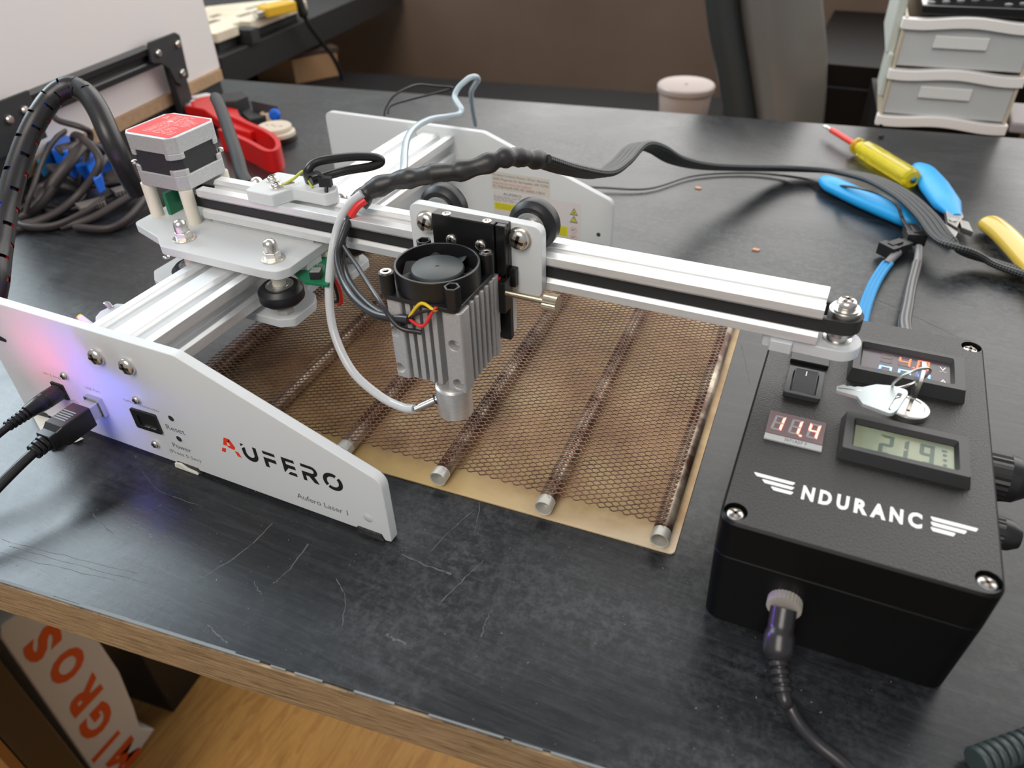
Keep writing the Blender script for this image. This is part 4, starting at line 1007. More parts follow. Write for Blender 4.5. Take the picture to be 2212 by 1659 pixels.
# rocker switch
m = MB(B); m.frame(rnd([(11.2, 81.2), (26.2, 81.2), (26.2, 102.2), (11.2, 102.2)], .8, 2), rnd([(13.4, 83.2), (24.0, 83.2), (24.0, 98.6), (13.4, 98.6)], .4, 2), BH_, BH_ + 2.4); m.box(12.6, 24.8, 82.4, 99.4, BH_ - 1, BH_ + .3); rk = part('rocker_switch', m, GREYP, box, 0, .3, label='dark rocker switch')
m = MB(B); prof = [(83.6, BH_ + .5), (98.2, BH_ + .5), (98.2, BH_ + 4.6), (92.0, BH_ + 3.0), (83.6, BH_ + 2.2)]; m.prism([(a, b) for a, b in prof], 13.8, 23.6, 'yz'); part('rocker', m, GREYP, rk, 30, .4)
m = MB(B); m.add([(18.4, 94.2, BH_ + 3.72), (18.9, 94.2, BH_ + 3.72), (18.9, 96.8, BH_ + 4.4), (18.4, 96.8, BH_ + 4.4)], [(0, 1, 2, 3)]); part('rocker_mark', m, WHT, rk, 0)
m = MB(B); m.box(10.8, 27.2, 107.6, 122, BH_ - 1, BH_ + 2.0); part('lid_black_slab', m, BLK, box, 0, .4)  # low black rectangle on the lid beyond the rocker switch
def bezel(name, u0, u1, v0, v1, h, wu0, wu1, wv0, wv1, label, slope, depth):
    m = MB(B); o0 = rnd([(u0, v0), (u1, v0), (u1, v1), (u0, v1)], .8, 2); o1 = rnd([(u0 + slope, v0 + slope), (u1 - slope, v0 + slope), (u1 - slope, v1 - slope), (u0 + slope, v1 - slope)], .8, 2)
    i1 = rnd([(wu0 - 1, wv0 - 1), (wu1 + 1, wv0 - 1), (wu1 + 1, wv1 + 1), (wu0 - 1, wv1 + 1)], 1.2, 2); i0 = rnd([(wu0, wv0), (wu1, wv0), (wu1, wv1), (wu0, wv1)], .8, 2)
    n = len(o0); R_ = [[(x, y, BH_) for x, y in o0], [(x, y, BH_ + h) for x, y in o1], [(x, y, BH_ + h) for x, y in i1], [(x, y, BH_ + h - depth) for x, y in i0]]
    for A_, B_ in zip(R_, R_[1:]): m.bridge(A_, B_, False, False)
    return part(name, m, BEZEL, box, 30, .2, label=label)
va = bezel('dual_meter', 35.2, 82.2, 103.4, 131.5, 6.0, 40.2, 76.0, 108.6, 126.9, 'black framed volt and ampere meter reading 4.8', 1.2, 2.4)
m = MB(B); m.box(40.0, 76.2, 108.4, 127.1, BH_ - 1, BH_ + 3.5); part('meter_screen', m, mat('meter_smoke', (0.062, 0.045, 0.056), .22), va, 0)
seglayer(SEGO, mat('unlit_red', (0.12, 0.07, 0.08), .4), [('4', 54.9, 117.6), ('8', 62.4, 117.6)], BH_ + 3.62, va, 4.9, 7.2, .85, .10, [(61.4, 117.8, .5)])
seglayer(SEGO, mat('unlit_red_b', (0.12, 0.07, 0.08), .4), [(' ', 47.6, 117.6)], BH_ + 3.62, va, 4.9, 7.2, .85, .10)
seglayer(SEGB, None, [('0', 47.0, 107.9), ('0', 54.8, 107.9), ('0', 62.4, 107.9)], BH_ + 3.62, va, 5.3, 6.9, .95, .08)
m = MB(B); text(m, 'V', (71.7, 120.0, BH_ + 3.62), (1, 0, 0), (0, 1, 0), 3.0, 2.7); text(m, 'A', (71.8, 110.6, BH_ + 3.62), (1, 0, 0), (0, 1, 0), 2.6, 2.7)
for y in (119.0, 109.6): lidpoly(m, [(71.7, y), (74.4, y), (74.4, y + .3), (71.7, y + .3)], BH_ + 3.62)
part('unit_print', m, WHT, va, 0)
lc = bezel('lcd_thermometer', 35.6, 82.6, 49.2, 75.6, 5.0, 41.0, 76.8, 53.9, 69.8, 'black framed grey-green liquid crystal display', 1.3, 2.4)
m = MB(B); m.box(40.8, 77, 53.7, 70.0, BH_ - 1, BH_ + 2.2); part('lcd_glass', m, speckled('lcd_green', (0.235, 0.28, 0.205), (0.285, 0.31, 0.20), 90, .25), lc, 0)
LCDI = mat('lcd_ink', (0.085, 0.125, 0.10), .4)
seglayer(LCDI, None, [('2', 49.8, 55.2), ('1', 55.2, 55.2), ('9', 64.3, 55.2)], BH_ + 2.3, lc, 5.2, 12.2, 1.5, .06)
m = MB(B)
for k in range(3): lidpoly(m, ngon((73.6, 57.4 + k * 3.0), .8, 6), BH_ + 2.3)
lidpoly(m, [(72.6, 65.3), (74.4, 65.3), (74.4, 66.4), (72.6, 66.4)], BH_ + 2.3)
part('lcd_mark', m, LCDI, lc, 0)
# key lock
KC = (60.2, 90.0)
m = MB(B); m.lathe([(8.4, 0), (8.6, .8), (8.2, 2.2), (7.0, 2.7), (6.3, 2.6), (5.9, 2.2), (.01, 2.2)], (KC[0], KC[1], BH_), (0, 0, 1), 40); kl = part('key_lock', m, STEEL, box, 35, label='round chrome key lock')
m = MB(B); m.box(KC[0] - .5, KC[0] + .5, KC[1] - 3, KC[1] + 3, BH_ + 2.1, BH_ + 2.3); part('key_slot', m, BLKM, kl, 0)
# glands on the right side, socket on the front
for v, r, ln, z in ((92.0, 11.0, 21, 33), (61.0, 7.0, 17, 30)):
    m = MB(B); m.prism([(v + a, z + b) for a, b in ngon((0, 0), r, 6, .2)], BW_ - .3, BW_ + 5, 'yz')
    rr_ = ngon((0, 0), r * .95, 48); m.prism([(v + a * (1 if i % 2 else .96), z + b * (1 if i % 2 else .96)) for i, (a, b) in enumerate(rr_)], BW_ + 5, BW_ + ln * .62, 'yz')
    m.lathe([(r * .93, ln * .62), (r * .88, ln * .8), (r * .62, ln), (r * .45, ln), (r * .4, ln - 3)], (BW_, v, z), (1, 0, 0), 40); part('cable_gland', m, BLK, box, 25)
SCK = (29.4, -.2, 24.6)
m = MB(B); r_ = ngon((0, 0), 6.3, 56); m.prism([(SCK[0] + a * (1 if i % 2 else .95), SCK[2] + b * (1 if i % 2 else .95)) for i, (a, b) in enumerate(r_)], -3.2, .6, 'xz'); part('socket_ring', m, mat('pale_nickel', (.62, .58, .52), .45, .5), box, 20)

# power plug in the front socket
pw = thing('mains_lead', 'black barrel plug and cord plugged into the front of the control box', 'power cord', B((29.4, -20, 0)))
PB = [Vector(B((29.4, -3.0, 24.6))), Vector((165.2, 2.0, 20.7)), Vector((165.1, -7.0, 19.7))]
PB = [Vector(B((29.4, -3.2, 24.6))), Vector((164.7, 9.0, 20.0)), Vector((165.4, 4.5, 16.4)), Vector((166.4, 1.0, 13.5))]
m = MB(); sp = spline(PB, 5); m.tube(sp, [4.7] * 6 + [5.3, 5.5, 5.55, 5.5, 5.6, 5.6, 5.5, 5.2, 4.6, 4.0][:len(sp) - 6], 28); part('barrel_plug', m, GREYW, pw, 40)
d = (sp[-1] - sp[-3]).normalized(); q = sp[-1]
d = (Vector((169.6, -6.0, 9.9)) - q).normalized()
for k in range(4):
    m = MB(); c = q + d * (.6 + 2.9 * k); m.tube([c, c + d * 2.0], 3.9 - .12 * k, 20, flat=(1, .9)); part('strain_relief_rib', m, GREYW, pw, 40, .4)
m = MB(); m.tube([q - d * 3, q + d * 12], 2.5, 14); part('strain_relief_core', m, GREYW, pw, 50)
CE = q + d * 10
CORD = [CE, CE + d * 4, (173.6, -10.2, 5.0), (178.2, -14.5, 3.2), (184.5, -18.8, 3.0), (193.2, -22.7, 3.0), (203.8, -29.4, 3.0), (217.6, -29.3, 2.7), (196, -66, 2.7), (205, -80, 1.5), (208, -92, -30), (208, -95, -120)]
m = MB(); m.tube(spline(CORD, 8), 2.5, 16); part('cord', m, GREYW, pw, 60)

# keys
kk = thing('key', 'flat silver key lying on the control box beside the round lock', 'key', B((44, 76, BH_)))
KO = [(30.9, 78.3), (30.9, 81.2), (33.4, 82.8), (34.6, 81.6), (36.0, 82.0), (37.5, 81.4), (38.6, 82.0), (40.4, 81.8), (45.3, 84.4), (51.5, 84.0), (56.3, 81.6), (56.6, 79), (53.4, 68.0), (51.8, 65.4), (50.2, 65.2), (41.1, 70.2), (38.8, 75.0)]
def KT(p): return B((p[0], p[1], BH_ + 9.3 + (p[0] - 31) * .20 + p[2]))
m = MB(KT); m.prism(rnd(KO, [.3, .3, .6, .3, .3, .3, .3, .5, 2, 2, 2, 1.5, 2, 1.5, 2, 2, 1], 3), 0, 1.7); cK = MB(KT); cK.prism(rnd([(50.0, 67.4), (51.4, 67.2), (54.6, 78.6), (53.2, 79.4)], .6, 3), -2, 4)
part('key_blade', cut(m, [cK]), KEYM, kk, 30, .2)
m = MB(KT); m.prism(rnd([(31.5, 79.4), (40, 78.4), (40.2, 79.4), (31.6, 80.3)], .3), 1.68, 1.78)
part('key_groove', m, STEEL, kk, 0)
k2 = thing('key', 'silver key standing upright in the round lock', 'key', B((60.2, 90, BH_)))
m = MB(B); m.prism(rnd([(57.6, BH_ + 8), (62.8, BH_ + 8), (64.2, BH_ + 20), (60.4, BH_ + 25), (56.4, BH_ + 20)], 2, 4), KC[1] - .9, KC[1] + .9, 'xz')
m2 = MB(B); m2.box(KC[0] - .8, KC[0] + .8, KC[1] - 2.6, KC[1] + 2.6, BH_ + 2.2, BH_ + 9)
K2P = [(KC[1] - 5.0, BH_ + 9), (KC[1] + 5.0, BH_ + 9), (KC[1] + 6.0, BH_ + 19), (KC[1] + 2, BH_ + 24), (KC[1] - 3, BH_ + 24), (KC[1] - 6.0, BH_ + 19)]
m = MB(B); m.prism(rnd(K2P, 2, 4), KC[0] - .85, KC[0] + .85, 'yz'); cK = MB(B); cK.lathe([(1.7, -4), (1.7, 4)], (KC[0], KC[1] - .5, BH_ + 20), (1, 0, 0), 16)
part('key_bow', cut(m, [cK]), STEEL, k2, 30, .2)
part('key_shank', m2, STEEL, k2, 0, .2)
m = MB(B); c = Vector((56.8, 86.0, BH_ + 19)); u_ = Vector((.80, .42, .42)).normalized(); v_ = Vector((-.15, -.55, .82)).normalized()
m.tube([c + u_ * (7.5 * math.cos(t)) + v_ * (7.0 * math.sin(t)) for t in [i * 2 * math.pi / 40 for i in range(40)]], .55, 8, closed=True)
solo('key_ring', m, STEEL, 'thin steel split ring joining the two keys', 'key ring', B((56, 84, BH_ + 12)), 60)

# ================================================================== expanded-metal work bed
BA = math.radians(2.8); BO = Vector((117.7, 43.7, 0)); bu = Vector((math.cos(BA), math.sin(BA), 0)); bv = Vector((-math.sin(BA), math.cos(BA), 0))
def TB(p): return BO + bu * p[0] + bv * p[1] + Vector((0, 0, p[2]))
bed = thing('work_bed', 'smoke-browned expanded metal mesh bed on steel tubes under the laser head', 'work bed', (117.7, 43.7, 0))
m = MB(TB); m.prism(rnd([(-287, 0), (0, 0), (0, 214), (-287, 214)], 2.5, 3), 0.05, 1.0); part('base_sheet', m, SHEET, bed, 0, .2, label='smoke-stained steel base sheet')
for k in range(6):
    u = -7.4 - 54.3 * k; c = TB((u, 1.5, 5.2)); e = TB((u, 209, 5.2))
    m = MB(); d_ = (e - c).normalized()
    m.lathe([(3.55, 12), (3.55, .2), (4.15, 0), (4.2, .5), (4.2, 5.5)], c, d_, 28); m.mi = 1
    m.lathe([(4.2, 5.5), (4.2, (e - c).length), (3.6, (e - c).length)], c, d_, 28); m.mi = 2
    m.lathe([(3.5, 12), (.01, 12.1)], c, d_, 20)
    part('support_tube', m, [TUBEE, TUBEM, BLKM], bed, 40)
LW, SW, ZN = 5.9, 3.15, 10.0
m = MB(TB); rng = random.Random(3)
NU, NV = int(281 / LW), int(196 / SW)
def node(i, j):   # nodes sit at half steps
    r = random.Random(i * 977 + j * 131)
    u = -284 + i * LW / 2; v = 7.0 + j * SW / 2 + .10 * (u + 143) * .02
    sag = .35 * math.sin(u * .115 + 1) * math.cos(v * .03) 
    return Vector((u + r.uniform(-.12, .12), v + r.uniform(-.1, .1), ZN + sag))
hw, ht = .20, .28
for i in range(2 * NU):
    for j in range(2 * NV):
        if (i + j) % 2: continue
        a = node(i, j)
        for di, dj in ((1, 1), (1, -1)):
            if i + di > 2 * NU or not 0 <= j + dj <= 2 * NV: continue
            b = node(i + di, j + dj); d_ = (b - a)
            # the strand leaves and meets the joints along the long way, so each cell reads as a rounded lozenge
            p1 = a + Vector((d_.x * .30, d_.y * .14, .10)); p2 = a + Vector((d_.x * .70, d_.y * .86, -.10))
            n_ = Vector((-d_.y, d_.x, 0)).normalized() * hw; z_ = Vector((0, 0, ht))
            ring = []
            for q in (a, p1, p2, b): ring += [q - n_ - z_, q + n_ - z_, q + n_ + z_, q - n_ + z_]
            fs = []
            for s_ in range(3):
                for k in range(4):
                    fs.append((s_ * 4 + k, s_ * 4 + (k + 1) % 4, s_ * 4 + 4 + (k + 1) % 4, s_ * 4 + 4 + k))
            m.add(ring, fs)
def fast_part(name, mb, mt, parent):
    rl = ROOT[parent.name]; me = bpy.data.meshes.new(name)
    me.from_pydata([(p.x * MM - rl.x, p.y * MM - rl.y, p.z * MM + TZ - rl.z) for p in mb.v], [], mb.f); me.materials.append(mt)
    o = bpy.data.objects.new(name, me); COL.objects.link(o); o.parent = parent; return o
net = fast_part('expanded_mesh', m, NETM, bed); net['kind'] = 'stuff'

# ================================================================== leads at the front plate
usb = thing('usb_cable', 'black square USB plug and cable pushed into the front plate', 'cable', (-172, -30, 0))
m = MB(); m.box(-176.0, -167.8, -9, 2, 22.4, 30.8); part('plug_shell', m, mat('plug_metal', (0.62, 0.62, 0.66), .35, .7), usb, 0, .5)
m = MB(); y0, y1 = -8.0, -31.0
A_ = [(x, y0, z) for x, z in rnd([(-178.2, 20.6), (-166.0, 20.6), (-166.0, 32.2), (-178.2, 32.2)], 1.2, 3)]
B_ = [(x, -24.0, z) for x, _, z in A_]; C_ = [(-172.1 + (x + 172.1) * .78, -27.0, 26.4 + (z - 26.4) * .74) for x, _, z in A_]; D_ = [(x, y1, z) for x, _, z in C_]
m.bridge(A_, B_, True, False); m.bridge(B_, C_, False, False); m.bridge(C_, D_, False, True); part('plug_body', m, BLK, usb, 30, .4)
m = MB()
for k in range(5): m.box(-177, -168.5, -14.4 - k * 1.5, -13.7 - k * 1.5, 32.0, 32.35)
part('grip_line', m, mat('grip_grey', (0.30, 0.33, 0.35), .5), usb, 0)
for k in range(3):
    m = MB(); m.cyl((-172.1, -31 - 2.6 * k, 26.4 - .3 * k), (-172.1, -33 - 2.6 * k, 26.2 - .3 * k), 4.4 - .2 * k, n=20); part('strain_relief_rib', m, BLK, usb, 40, .3)
m = MB(); m.tube(spline([(-172.1, -29, 26.4), (-172.1, -38, 25.6), (-172.6, -50, 23.0), (-174, -66, 18), (-178, -90, 8), (-186, -120, -10), (-200, -150, -60)], 8), 2.4, 14); part('cord', m, GREYW, usb, 60)
dc = thing('power_lead', 'black round barrel plug and lead pushed into the front plate', 'cable', (-199, -20, 0))
m = MB(); m.lathe([(4.0, -1), (4.6, 2.0), (4.6, 9), (4.4, 9.2), (4.6, 9.6), (4.4, 10.2), (4.6, 10.6), (4.4, 11.2), (4.5, 11.6), (4.1, 15), (3.4, 20)], (-198.8, 0, 27.5), (0, -1, .01), 28); part('barrel_plug', m, BLK, dc, 30)
for k in range(5):
    m = MB(); m.cyl((-198.8, -20.4 - 2.3 * k, 27.4), (-198.8, -21.9 - 2.3 * k, 27.3), 3.2 - .12 * k, n=18); part('strain_relief_rib', m, BLK, dc, 40, .2)
m = MB(); m.tube(spline([(-198.8, -19, 27.4), (-198.8, -32, 27), (-199.5, -42, 25), (-204, -60, 17), (-214, -85, 6), (-228, -110, -14)], 8), 2.0, 14); part('cord', m, GREYW, dc, 60)
m = MB(); sc_ = [(-236.5, -1.0, 0.3), (-199.7, -18.0, 0.3), (-196.4, -15.0, 0.3), (-195.8, -9.6, 0.3), (-191.4, -8.9, 0.3), (-188.8, -5.8, 0.3), (-195.0, -4.4, 0.3), (-211.3, 0.2, 0.3)]
top = [Vector(p) + Vector((0, 0, .3 + (i % 3) * .8)) for i, p in enumerate(sc_)]; m.add(top + [p - Vector((0, 0, .25)) for p in top], [tuple(range(8)), tuple(range(15, 7, -1))] + [(i, 8 + i, 8 + (i + 1) % 8, (i + 1) % 8) for i in range(8)])
solo('paper_scrap', m, PAPER, 'torn cream paper scrap under the corner of the front plate', 'paper', sc_[0], 0)
m = MB(); m.prism(rnd([(-128.8, .3), (-113, .3), (-114.5, 1.6), (-120, 2.2), (-124, 4.0), (-128, 3.4)], .6), -1.6, -.4, 'xz')
solo('tape_scrap', m, PAPER, 'crumpled white tape scrap at the foot below the Power label', 'tape', (-120, -1, 0), 0, .2)

# ================================================================== spiral-wrapped motor cable
lm = thing('motor_cable', 'thick black slit cable loom arching up to the stepper motor', 'cable', (-260, 80, 0))
LP = [(-263.1, 132.0, 74.6), (-261.3, 129.0, 82.2), (-259.1, 126.0, 90.2), (-256.5, 123.0, 101.9), (-259.9, 124.0, 113.8), (-269.8, 130.0, 124.6), (-281.1, 135.0, 131.2), (-290.5, 136.0, 134.4), (-295.3, 132.0, 135.0), (-300.6, 125.0, 130.4), (-302.0, 114.0, 123.1), (-303.0, 102.0, 113.0), (-300.9, 86.0, 99.2), (-294.6, 68.0, 84.4), (-280.5, 48.0, 72.6), (-264.6, 30.0, 64.5), (-260.4, 18.0, 48.5), (-232, 14, 40), (-225, 10, 20)]
sp = spline(LP, 10); Rl = 6.3; nr = 36
def hole(i, k):
    c = i // 5
    if i % 5: return False
    ph = (c % 2) * 5
    return (k + ph) % 12 in (2, 3, 4, 5, 6) and i > 55
m = MB(); m.tube(sp, Rl, nr, skip=hole); part('loom_shell', m, LOOM, lm, 50)
m = MB(); m.tube(sp, Rl * .70, 18); part('loom_inside', m, LOOMIN, lm, 50)
for mt, ph in ((REDW, 0.5), (mat('blue_wire', (.02, .03, .5), .4), 2.4)):
    pp = []
    for i, p in enumerate(sp):
        a = sp[max(i - 1, 0)]; b = sp[min(i + 1, len(sp) - 1)]; t = (b - a).normalized(); u_ = t.cross(Vector((.3, .2, 1))).normalized(); w_ = t.cross(u_)
        an = ph + i * .02; pp.append(p + (u_ * math.cos(an) + w_ * math.sin(an)) * (Rl * .62))
    m = MB(); m.tube(pp[60:], 1.9, 8); part('inner_wire', m, mt, lm, 60)
m = MB(); s2 = [(-184.2, 150.0, 82.6), (-196.4, 158.0, 84.3), (-211.1, 172.0, 89.2), (-228.8, 188.0, 93.7), (-246.7, 204.0, 98.2), (-267.2, 222.0, 101.3), (-287.7, 240.0, 99.2)]
m = MB(); m.tube(spline(s2, 8), 4.2, 16); solo('black_hose', m, BLKM, 'straight stiff black hose leaning behind the stepper motor', 'hose', (-215, 150, 0), 50)

# ================================================================== tools at the right
def frame_of(a, b):
    a = Vector(a); b = Vector(b); d = (b - a).normalized(); s_ = d.cross(Vector((0, 0, 1))).normalized(); return a, d, s_, s_.cross(d), (b - a).length
sd = thing('screwdriver', 'small screwdriver with clear yellow handle and red sleeved shaft', 'screwdriver', (159.8, 564.2, 0.0))
a, d, s_, u_, L = frame_of((145.2, 567.8, 8.5), (195.3, 500.4, 8.5))
def sd_pt(p): return a + d * p[2] + s_ * p[0] + u_ * p[1]
m = MB(); k = []
for h, r in ((0, 5.2), (1.5, 7.2), (4.5, 7.4), (7, 5.6), (10, 5.8), (14, 7.8), (24, 8.4), (L * .6, 8.2), (L - 3, 8.0), (L, 6.6)):
    ring = [(r * (1 + (.05 if h > 12 and i % 3 == 1 else 0)) * math.cos(2 * math.pi * i / 24), r * (1 + (.05 if h > 12 and i % 3 == 1 else 0)) * math.sin(2 * math.pi * i / 24), h) for i in range(24)]
    k.append([sd_pt(p) for p in ring])
for i, (A_, B_) in enumerate(zip(k, k[1:])): m.bridge(A_, B_, i == 0, i == len(k) - 2)
part('handle', m, YELT, sd, 25)
m = MB(); m.tube([a + d * 3, a + d * (L - 8)], 2.6, 12); part('handle_core', m, mat('handle_core_yellow', (.95, .9, .25), .3), sd, 40)
m = MB(); m.tube([a + d * 2, a - d * 42], 2.7, 14); part('shaft_sleeve', m, REDSH, sd, 40)
m = MB(); m.tube([a - d * 41, a - d * 50], [1.7, 1.5], 10); m.obox(a - d * 52, d * 3, s_ * 1.9, u_ * .45); part('blade', m, STEEL, sd, 30)
m = MB(); m.lathe([(3.0, 0), (3.0, 1.5), (2.0, 1.9), (.01, 1.9)], a + d * (L - .3), d, 16); part('end_screw', m, BRASS, sd, 30)
cu = thing('side_cutters', 'side cutters with two bright blue rubber grips under the braided sleeve', 'pliers', (211.6, 466.6, 0.0))
def grip(pts, rs):
    m = MB(); sp = spline(pts, 6); n = len(sp); rr_ = []
    for i in range(n):
        f = i / (n - 1) * (len(rs) - 1); j = min(int(f), len(rs) - 2); rr_.append(rs[j] + (rs[j + 1] - rs[j]) * (f - j))
    m.tube(sp, rr_, 18, flat=(1.15, .75), up=(0, 0, 1)); part('grip', m, BLUEH, cu, 60)
grip([(128.3, 481.1, 6.0), (136.4, 470.4, 6.5), (159.5, 451.4, 6.5), (181.0, 436.4, 6.5), (196.2, 425.5, 6.5), (206.9, 419.4, 6.5)], [5.0, 8.2, 8.8, 9.4, 9.0, 3.0])
grip([(186.9, 443.4, 8.0), (195.4, 440.6, 7.5), (202.4, 433.2, 6.5), (207.3, 422.4, 6.0)], [2, 6, 7, 3])
grip([(199.1, 539.0, 6.0), (203.6, 526.0, 6.5), (212.7, 494.8, 6.5), (221.4, 464.2, 6.5), (228.2, 441.6, 6.5)], [5, 8.4, 10.0, 9.2, 3.4])
m = MB()
for q in ([(205.7, 438.8, 0.0), (210.6, 434.7, 0.0), (225.1, 416.1, 0.0), (228.8, 411.1, 0.0), (226.7, 400.0, 0.0), (220.8, 409.5, 0.0), (206.1, 424.3, 0.0)], [(218.2, 478.6, 0.0), (230.8, 455.8, 0.0), (232.7, 440.8, 0.0), (230.1, 431.3, 0.0), (228.2, 418.9, 0.0), (221.9, 426.4, 0.0)], [(229.5, 434.4, 0.0), (236.0, 432.0, 0.0), (238.9, 415.1, 0.0), (231.3, 420.2, 0.0)]):
    m = MB(); m.prism([(p[0], p[1]) for p in q], 3.5, 8.0); part('jaw', m, mat('tool_steel', (.36, .35, .34), .38, .9), cu, 0, .6)
m = MB(); c_ = Vector((225.2, 430.1, 8.0)); m.cyl(c_, c_ + Vector((0, 0, .8)), 3.0, n=18); part('pivot', m, STEEL, cu, 40)
yl = thing('yellow_pliers', 'tool with curved translucent yellow grip at the edge of the desk', 'pliers', (264.5, 419.0, 0.0))
m = MB(); sp = spline([(249.7, 436.9, 7.0), (252.8, 429.2, 8.0), (259.1, 414.5, 8.5), (266.2, 394.3, 8.5), (274.3, 369.1, 8.5), (285.9, 335.0, 8.5)], 6); m.tube(sp, [6.2, 7.8] + [8.2] * (len(sp) - 2), 20, flat=(1.1, .8), up=(0, 0, 1)); part('grip', m, YELM, yl, 60)
m = MB(); m.tube([sp[0] + (sp[0] - sp[1]) * .8, sp[0]], [6.8, 7.4], 20, flat=(1.1, .8), up=(0, 0, 1)); part('grip_end', m, mat('amber_rubber', (.55, .33, .06), .4), yl, 40)
sr = thing('ribbed_plug', 'dark ribbed plug end at the lower corner of the desk', 'plug', (244.8, 3.6, 0.0))
a, d, s_, u_, L = frame_of((233.0, -5.7, 5.0), (254.8, 14.0, 5.0))
for k in range(9):
    m = MB(); m.tube([a + d * (3.3 * k), a + d * (3.3 * k + 2.3)], 5.2 - .05 * k, 18); part('rib', m, mat('teal_black_rubber', (.035, .05, .05), .45) if k == 0 else bpy.data.materials['teal_black_rubber'], sr, 40, .5)
m = MB(); m.tube([a + d, a + d * 45], 3.6, 16); part('core', m, BLKM, sr, 40)

# ================================================================== heap at the left: cables, clamp, stripper, odds and ends
tg = thing('cable_heap', 'heap of dull brown-black cables behind the stepper motor', 'cables', (-440, 240, 0))
HC = mat('dusty_black_cable', (0.046, 0.037, 0.036), .5)
hp = Vector((-559.8, 519.4, 27.0)); hd = (Vector((-518.8, 271.0, 27.0)) - hp).normalized(); hn = Vector((hd.y, -hd.x, 0)); hn = hn if hn.x < 0 else -hn
def clear(p):
    # keep the heap in front of the white board
    p = Vector(p); e = (p - hp).dot(hn) + 24
    return p - hn * e if e > 0 else p
runs = [[(-467.5, 143.6, 4.0), (-442.8, 176.4, 6.0), (-433.4, 205.0, 16.0), (-416.3, 222.0, 40.0), (-442.8, 233.9, 52.0), (-515.8, 255.6, 40.0), (-560.5, 247.3, 20.0)],
        [(-459.0, 149.2, 3.0), (-444.8, 172.7, 4.0), (-438.8, 197.5, 10.0), (-427.1, 218.1, 26.0), (-429.7, 239.3, 36.0), (-449.2, 265.0, 20.0)],
        [(-453.0, 167.8, 12.0), (-449.2, 178.9, 28.0), (-465.0, 208.9, 42.0), (-471.6, 229.2, 50.0), (-520.8, 248.1, 46.0)],
        [(-459.4, 179.5, 8.0), (-453.1, 197.6, 24.0), (-445.9, 216.3, 38.0), (-451.6, 242.7, 44.0), (-454.4, 258.6, 30.0)],
        [(-423.3, 172.4, 3.0), (-408.3, 192.3, 5.0), (-401.6, 222.0, 10.0), (-397.7, 249.8, 12.0)],
        [(-409.1, 176.2, 3.0), (-381.9, 184.3, 3.0), (-377.0, 202.3, 6.0), (-386.1, 233.3, 12.0), (-403.5, 264.2, 14.0)],
        [(-522.7, 190.1, 8.0), (-498.1, 205.8, 14.0), (-470.7, 216.4, 14.0), (-448.6, 218.9, 8.0), (-446.1, 196.7, 5.0), (-485.1, 191.4, 5.0), (-498.2, 166.4, 5.0)],
        [(-555.5, 224.6, 20.0), (-505.5, 220.9, 24.0), (-469.6, 223.0, 20.0), (-452.2, 228.7, 12.0), (-438.3, 249.8, 8.0)],
        [(-549.6, 208.1, 14.0), (-487.7, 190.9, 9.0), (-454.8, 186.0, 6.0), (-436.3, 198.2, 6.0), (-425.4, 228.0, 8.0), (-424.5, 263.7, 9.0)],
        [(-474.7, 166.1, 5.0), (-446.4, 161.0, 4.0), (-426.2, 170.8, 4.0), (-415.0, 190.2, 8.0), (-412.5, 210.9, 12.0)],
        [(-568.6, 253.4, 30.0), (-509.7, 238.3, 34.0), (-486.5, 246.5, 30.0), (-464.6, 247.1, 18.0), (-442.0, 242.9, 8.0)],
        [(-507.0, 172.8, 5.0), (-463.2, 165.9, 5.0), (-451.6, 182.8, 14.0), (-453.6, 207.9, 26.0), (-462.2, 238.5, 36.0)]]
for k, r in enumerate(runs):
    m = MB(); m.tube(spline([clear(p) for p in r], 8), random.choice((2.6, 3.2, 3.8)), 10, flat=(1.25, .8)); part('cable', m, HC, tg, 60)
m = MB(); sp = spline([clear(p) for p in ((-501.7, 246.7, 60.0), (-470.7, 238.7, 62.0), (-451.9, 242.2, 58.0), (-452.4, 248.5, 50.0), (-455.1, 241.1, 36.0), (-455.1, 222.4, 14.0))], 8); m.tube(sp, 2.6, 10); part('cable', m, HC, tg, 60)
a = Vector((-415.5, 190.2, 12.0)); b = Vector((-408.3, 208.6, 12.0)); d = (b - a).normalized(); n_ = Vector((-d.y, d.x, 0)); L = (b - a).length; q = [a + n_ * 14, a]
for k in range(9): q += [a + d * (L * (k + .3) / 9) - n_ * 2.2, a + d * (L * (k + .8) / 9)]
q += [b, b + n_ * 12]
m = MB(); m.prism([(p.x, p.y) for p in q], 9, 13); solo('toothed_strip', m, mat('dusty_grey_plate', (.16, .14, .13), .6), 'grey brown toothed strip lying on the cable heap', 'toothed strip', (a.x, a.y, 9), 0, .3)
a = Vector((-417.0, 226.2, 10.0)); b = Vector((-409.8, 244.8, 10.0)); d = (b - a).normalized(); n_ = Vector((-d.y, d.x, 0)); L = (b - a).length; q = [a + n_ * 12, a]
for k in range(7): q += [a + d * (L * (k + .3) / 7) - n_ * 2, a + d * (L * (k + .8) / 7)]
q += [b, b + n_ * 10]
m = MB(); m.prism([(p.x, p.y) for p in q], 8, 12); solo('toothed_strip', m, bpy.data.materials['dusty_grey_plate'], 'grey brown toothed strip half hidden beside the motor stand-offs', 'toothed strip', (a.x, a.y, 8), 0, .3)
cl = thing('spring_clamp', 'blue plastic spring clamp with cyan pad behind the cable loom', 'clamp', (-518.0, 269.4, 0.0))
def slab(name, px, z0, z1, mt, parent, bev=1.2):
    m = MB(); m.prism([(p[0], p[1]) for p in px], z0, z1); part(name, m, mt, parent, 30, bev)
slab('jaw', [(-528.7, 257.0, 26.0), (-534.4, 274.3, 26.0), (-502.7, 269.3, 26.0), (-482.7, 241.5, 26.0), (-494.7, 236.9, 26.0)], 14, 34, BLUEC, cl)
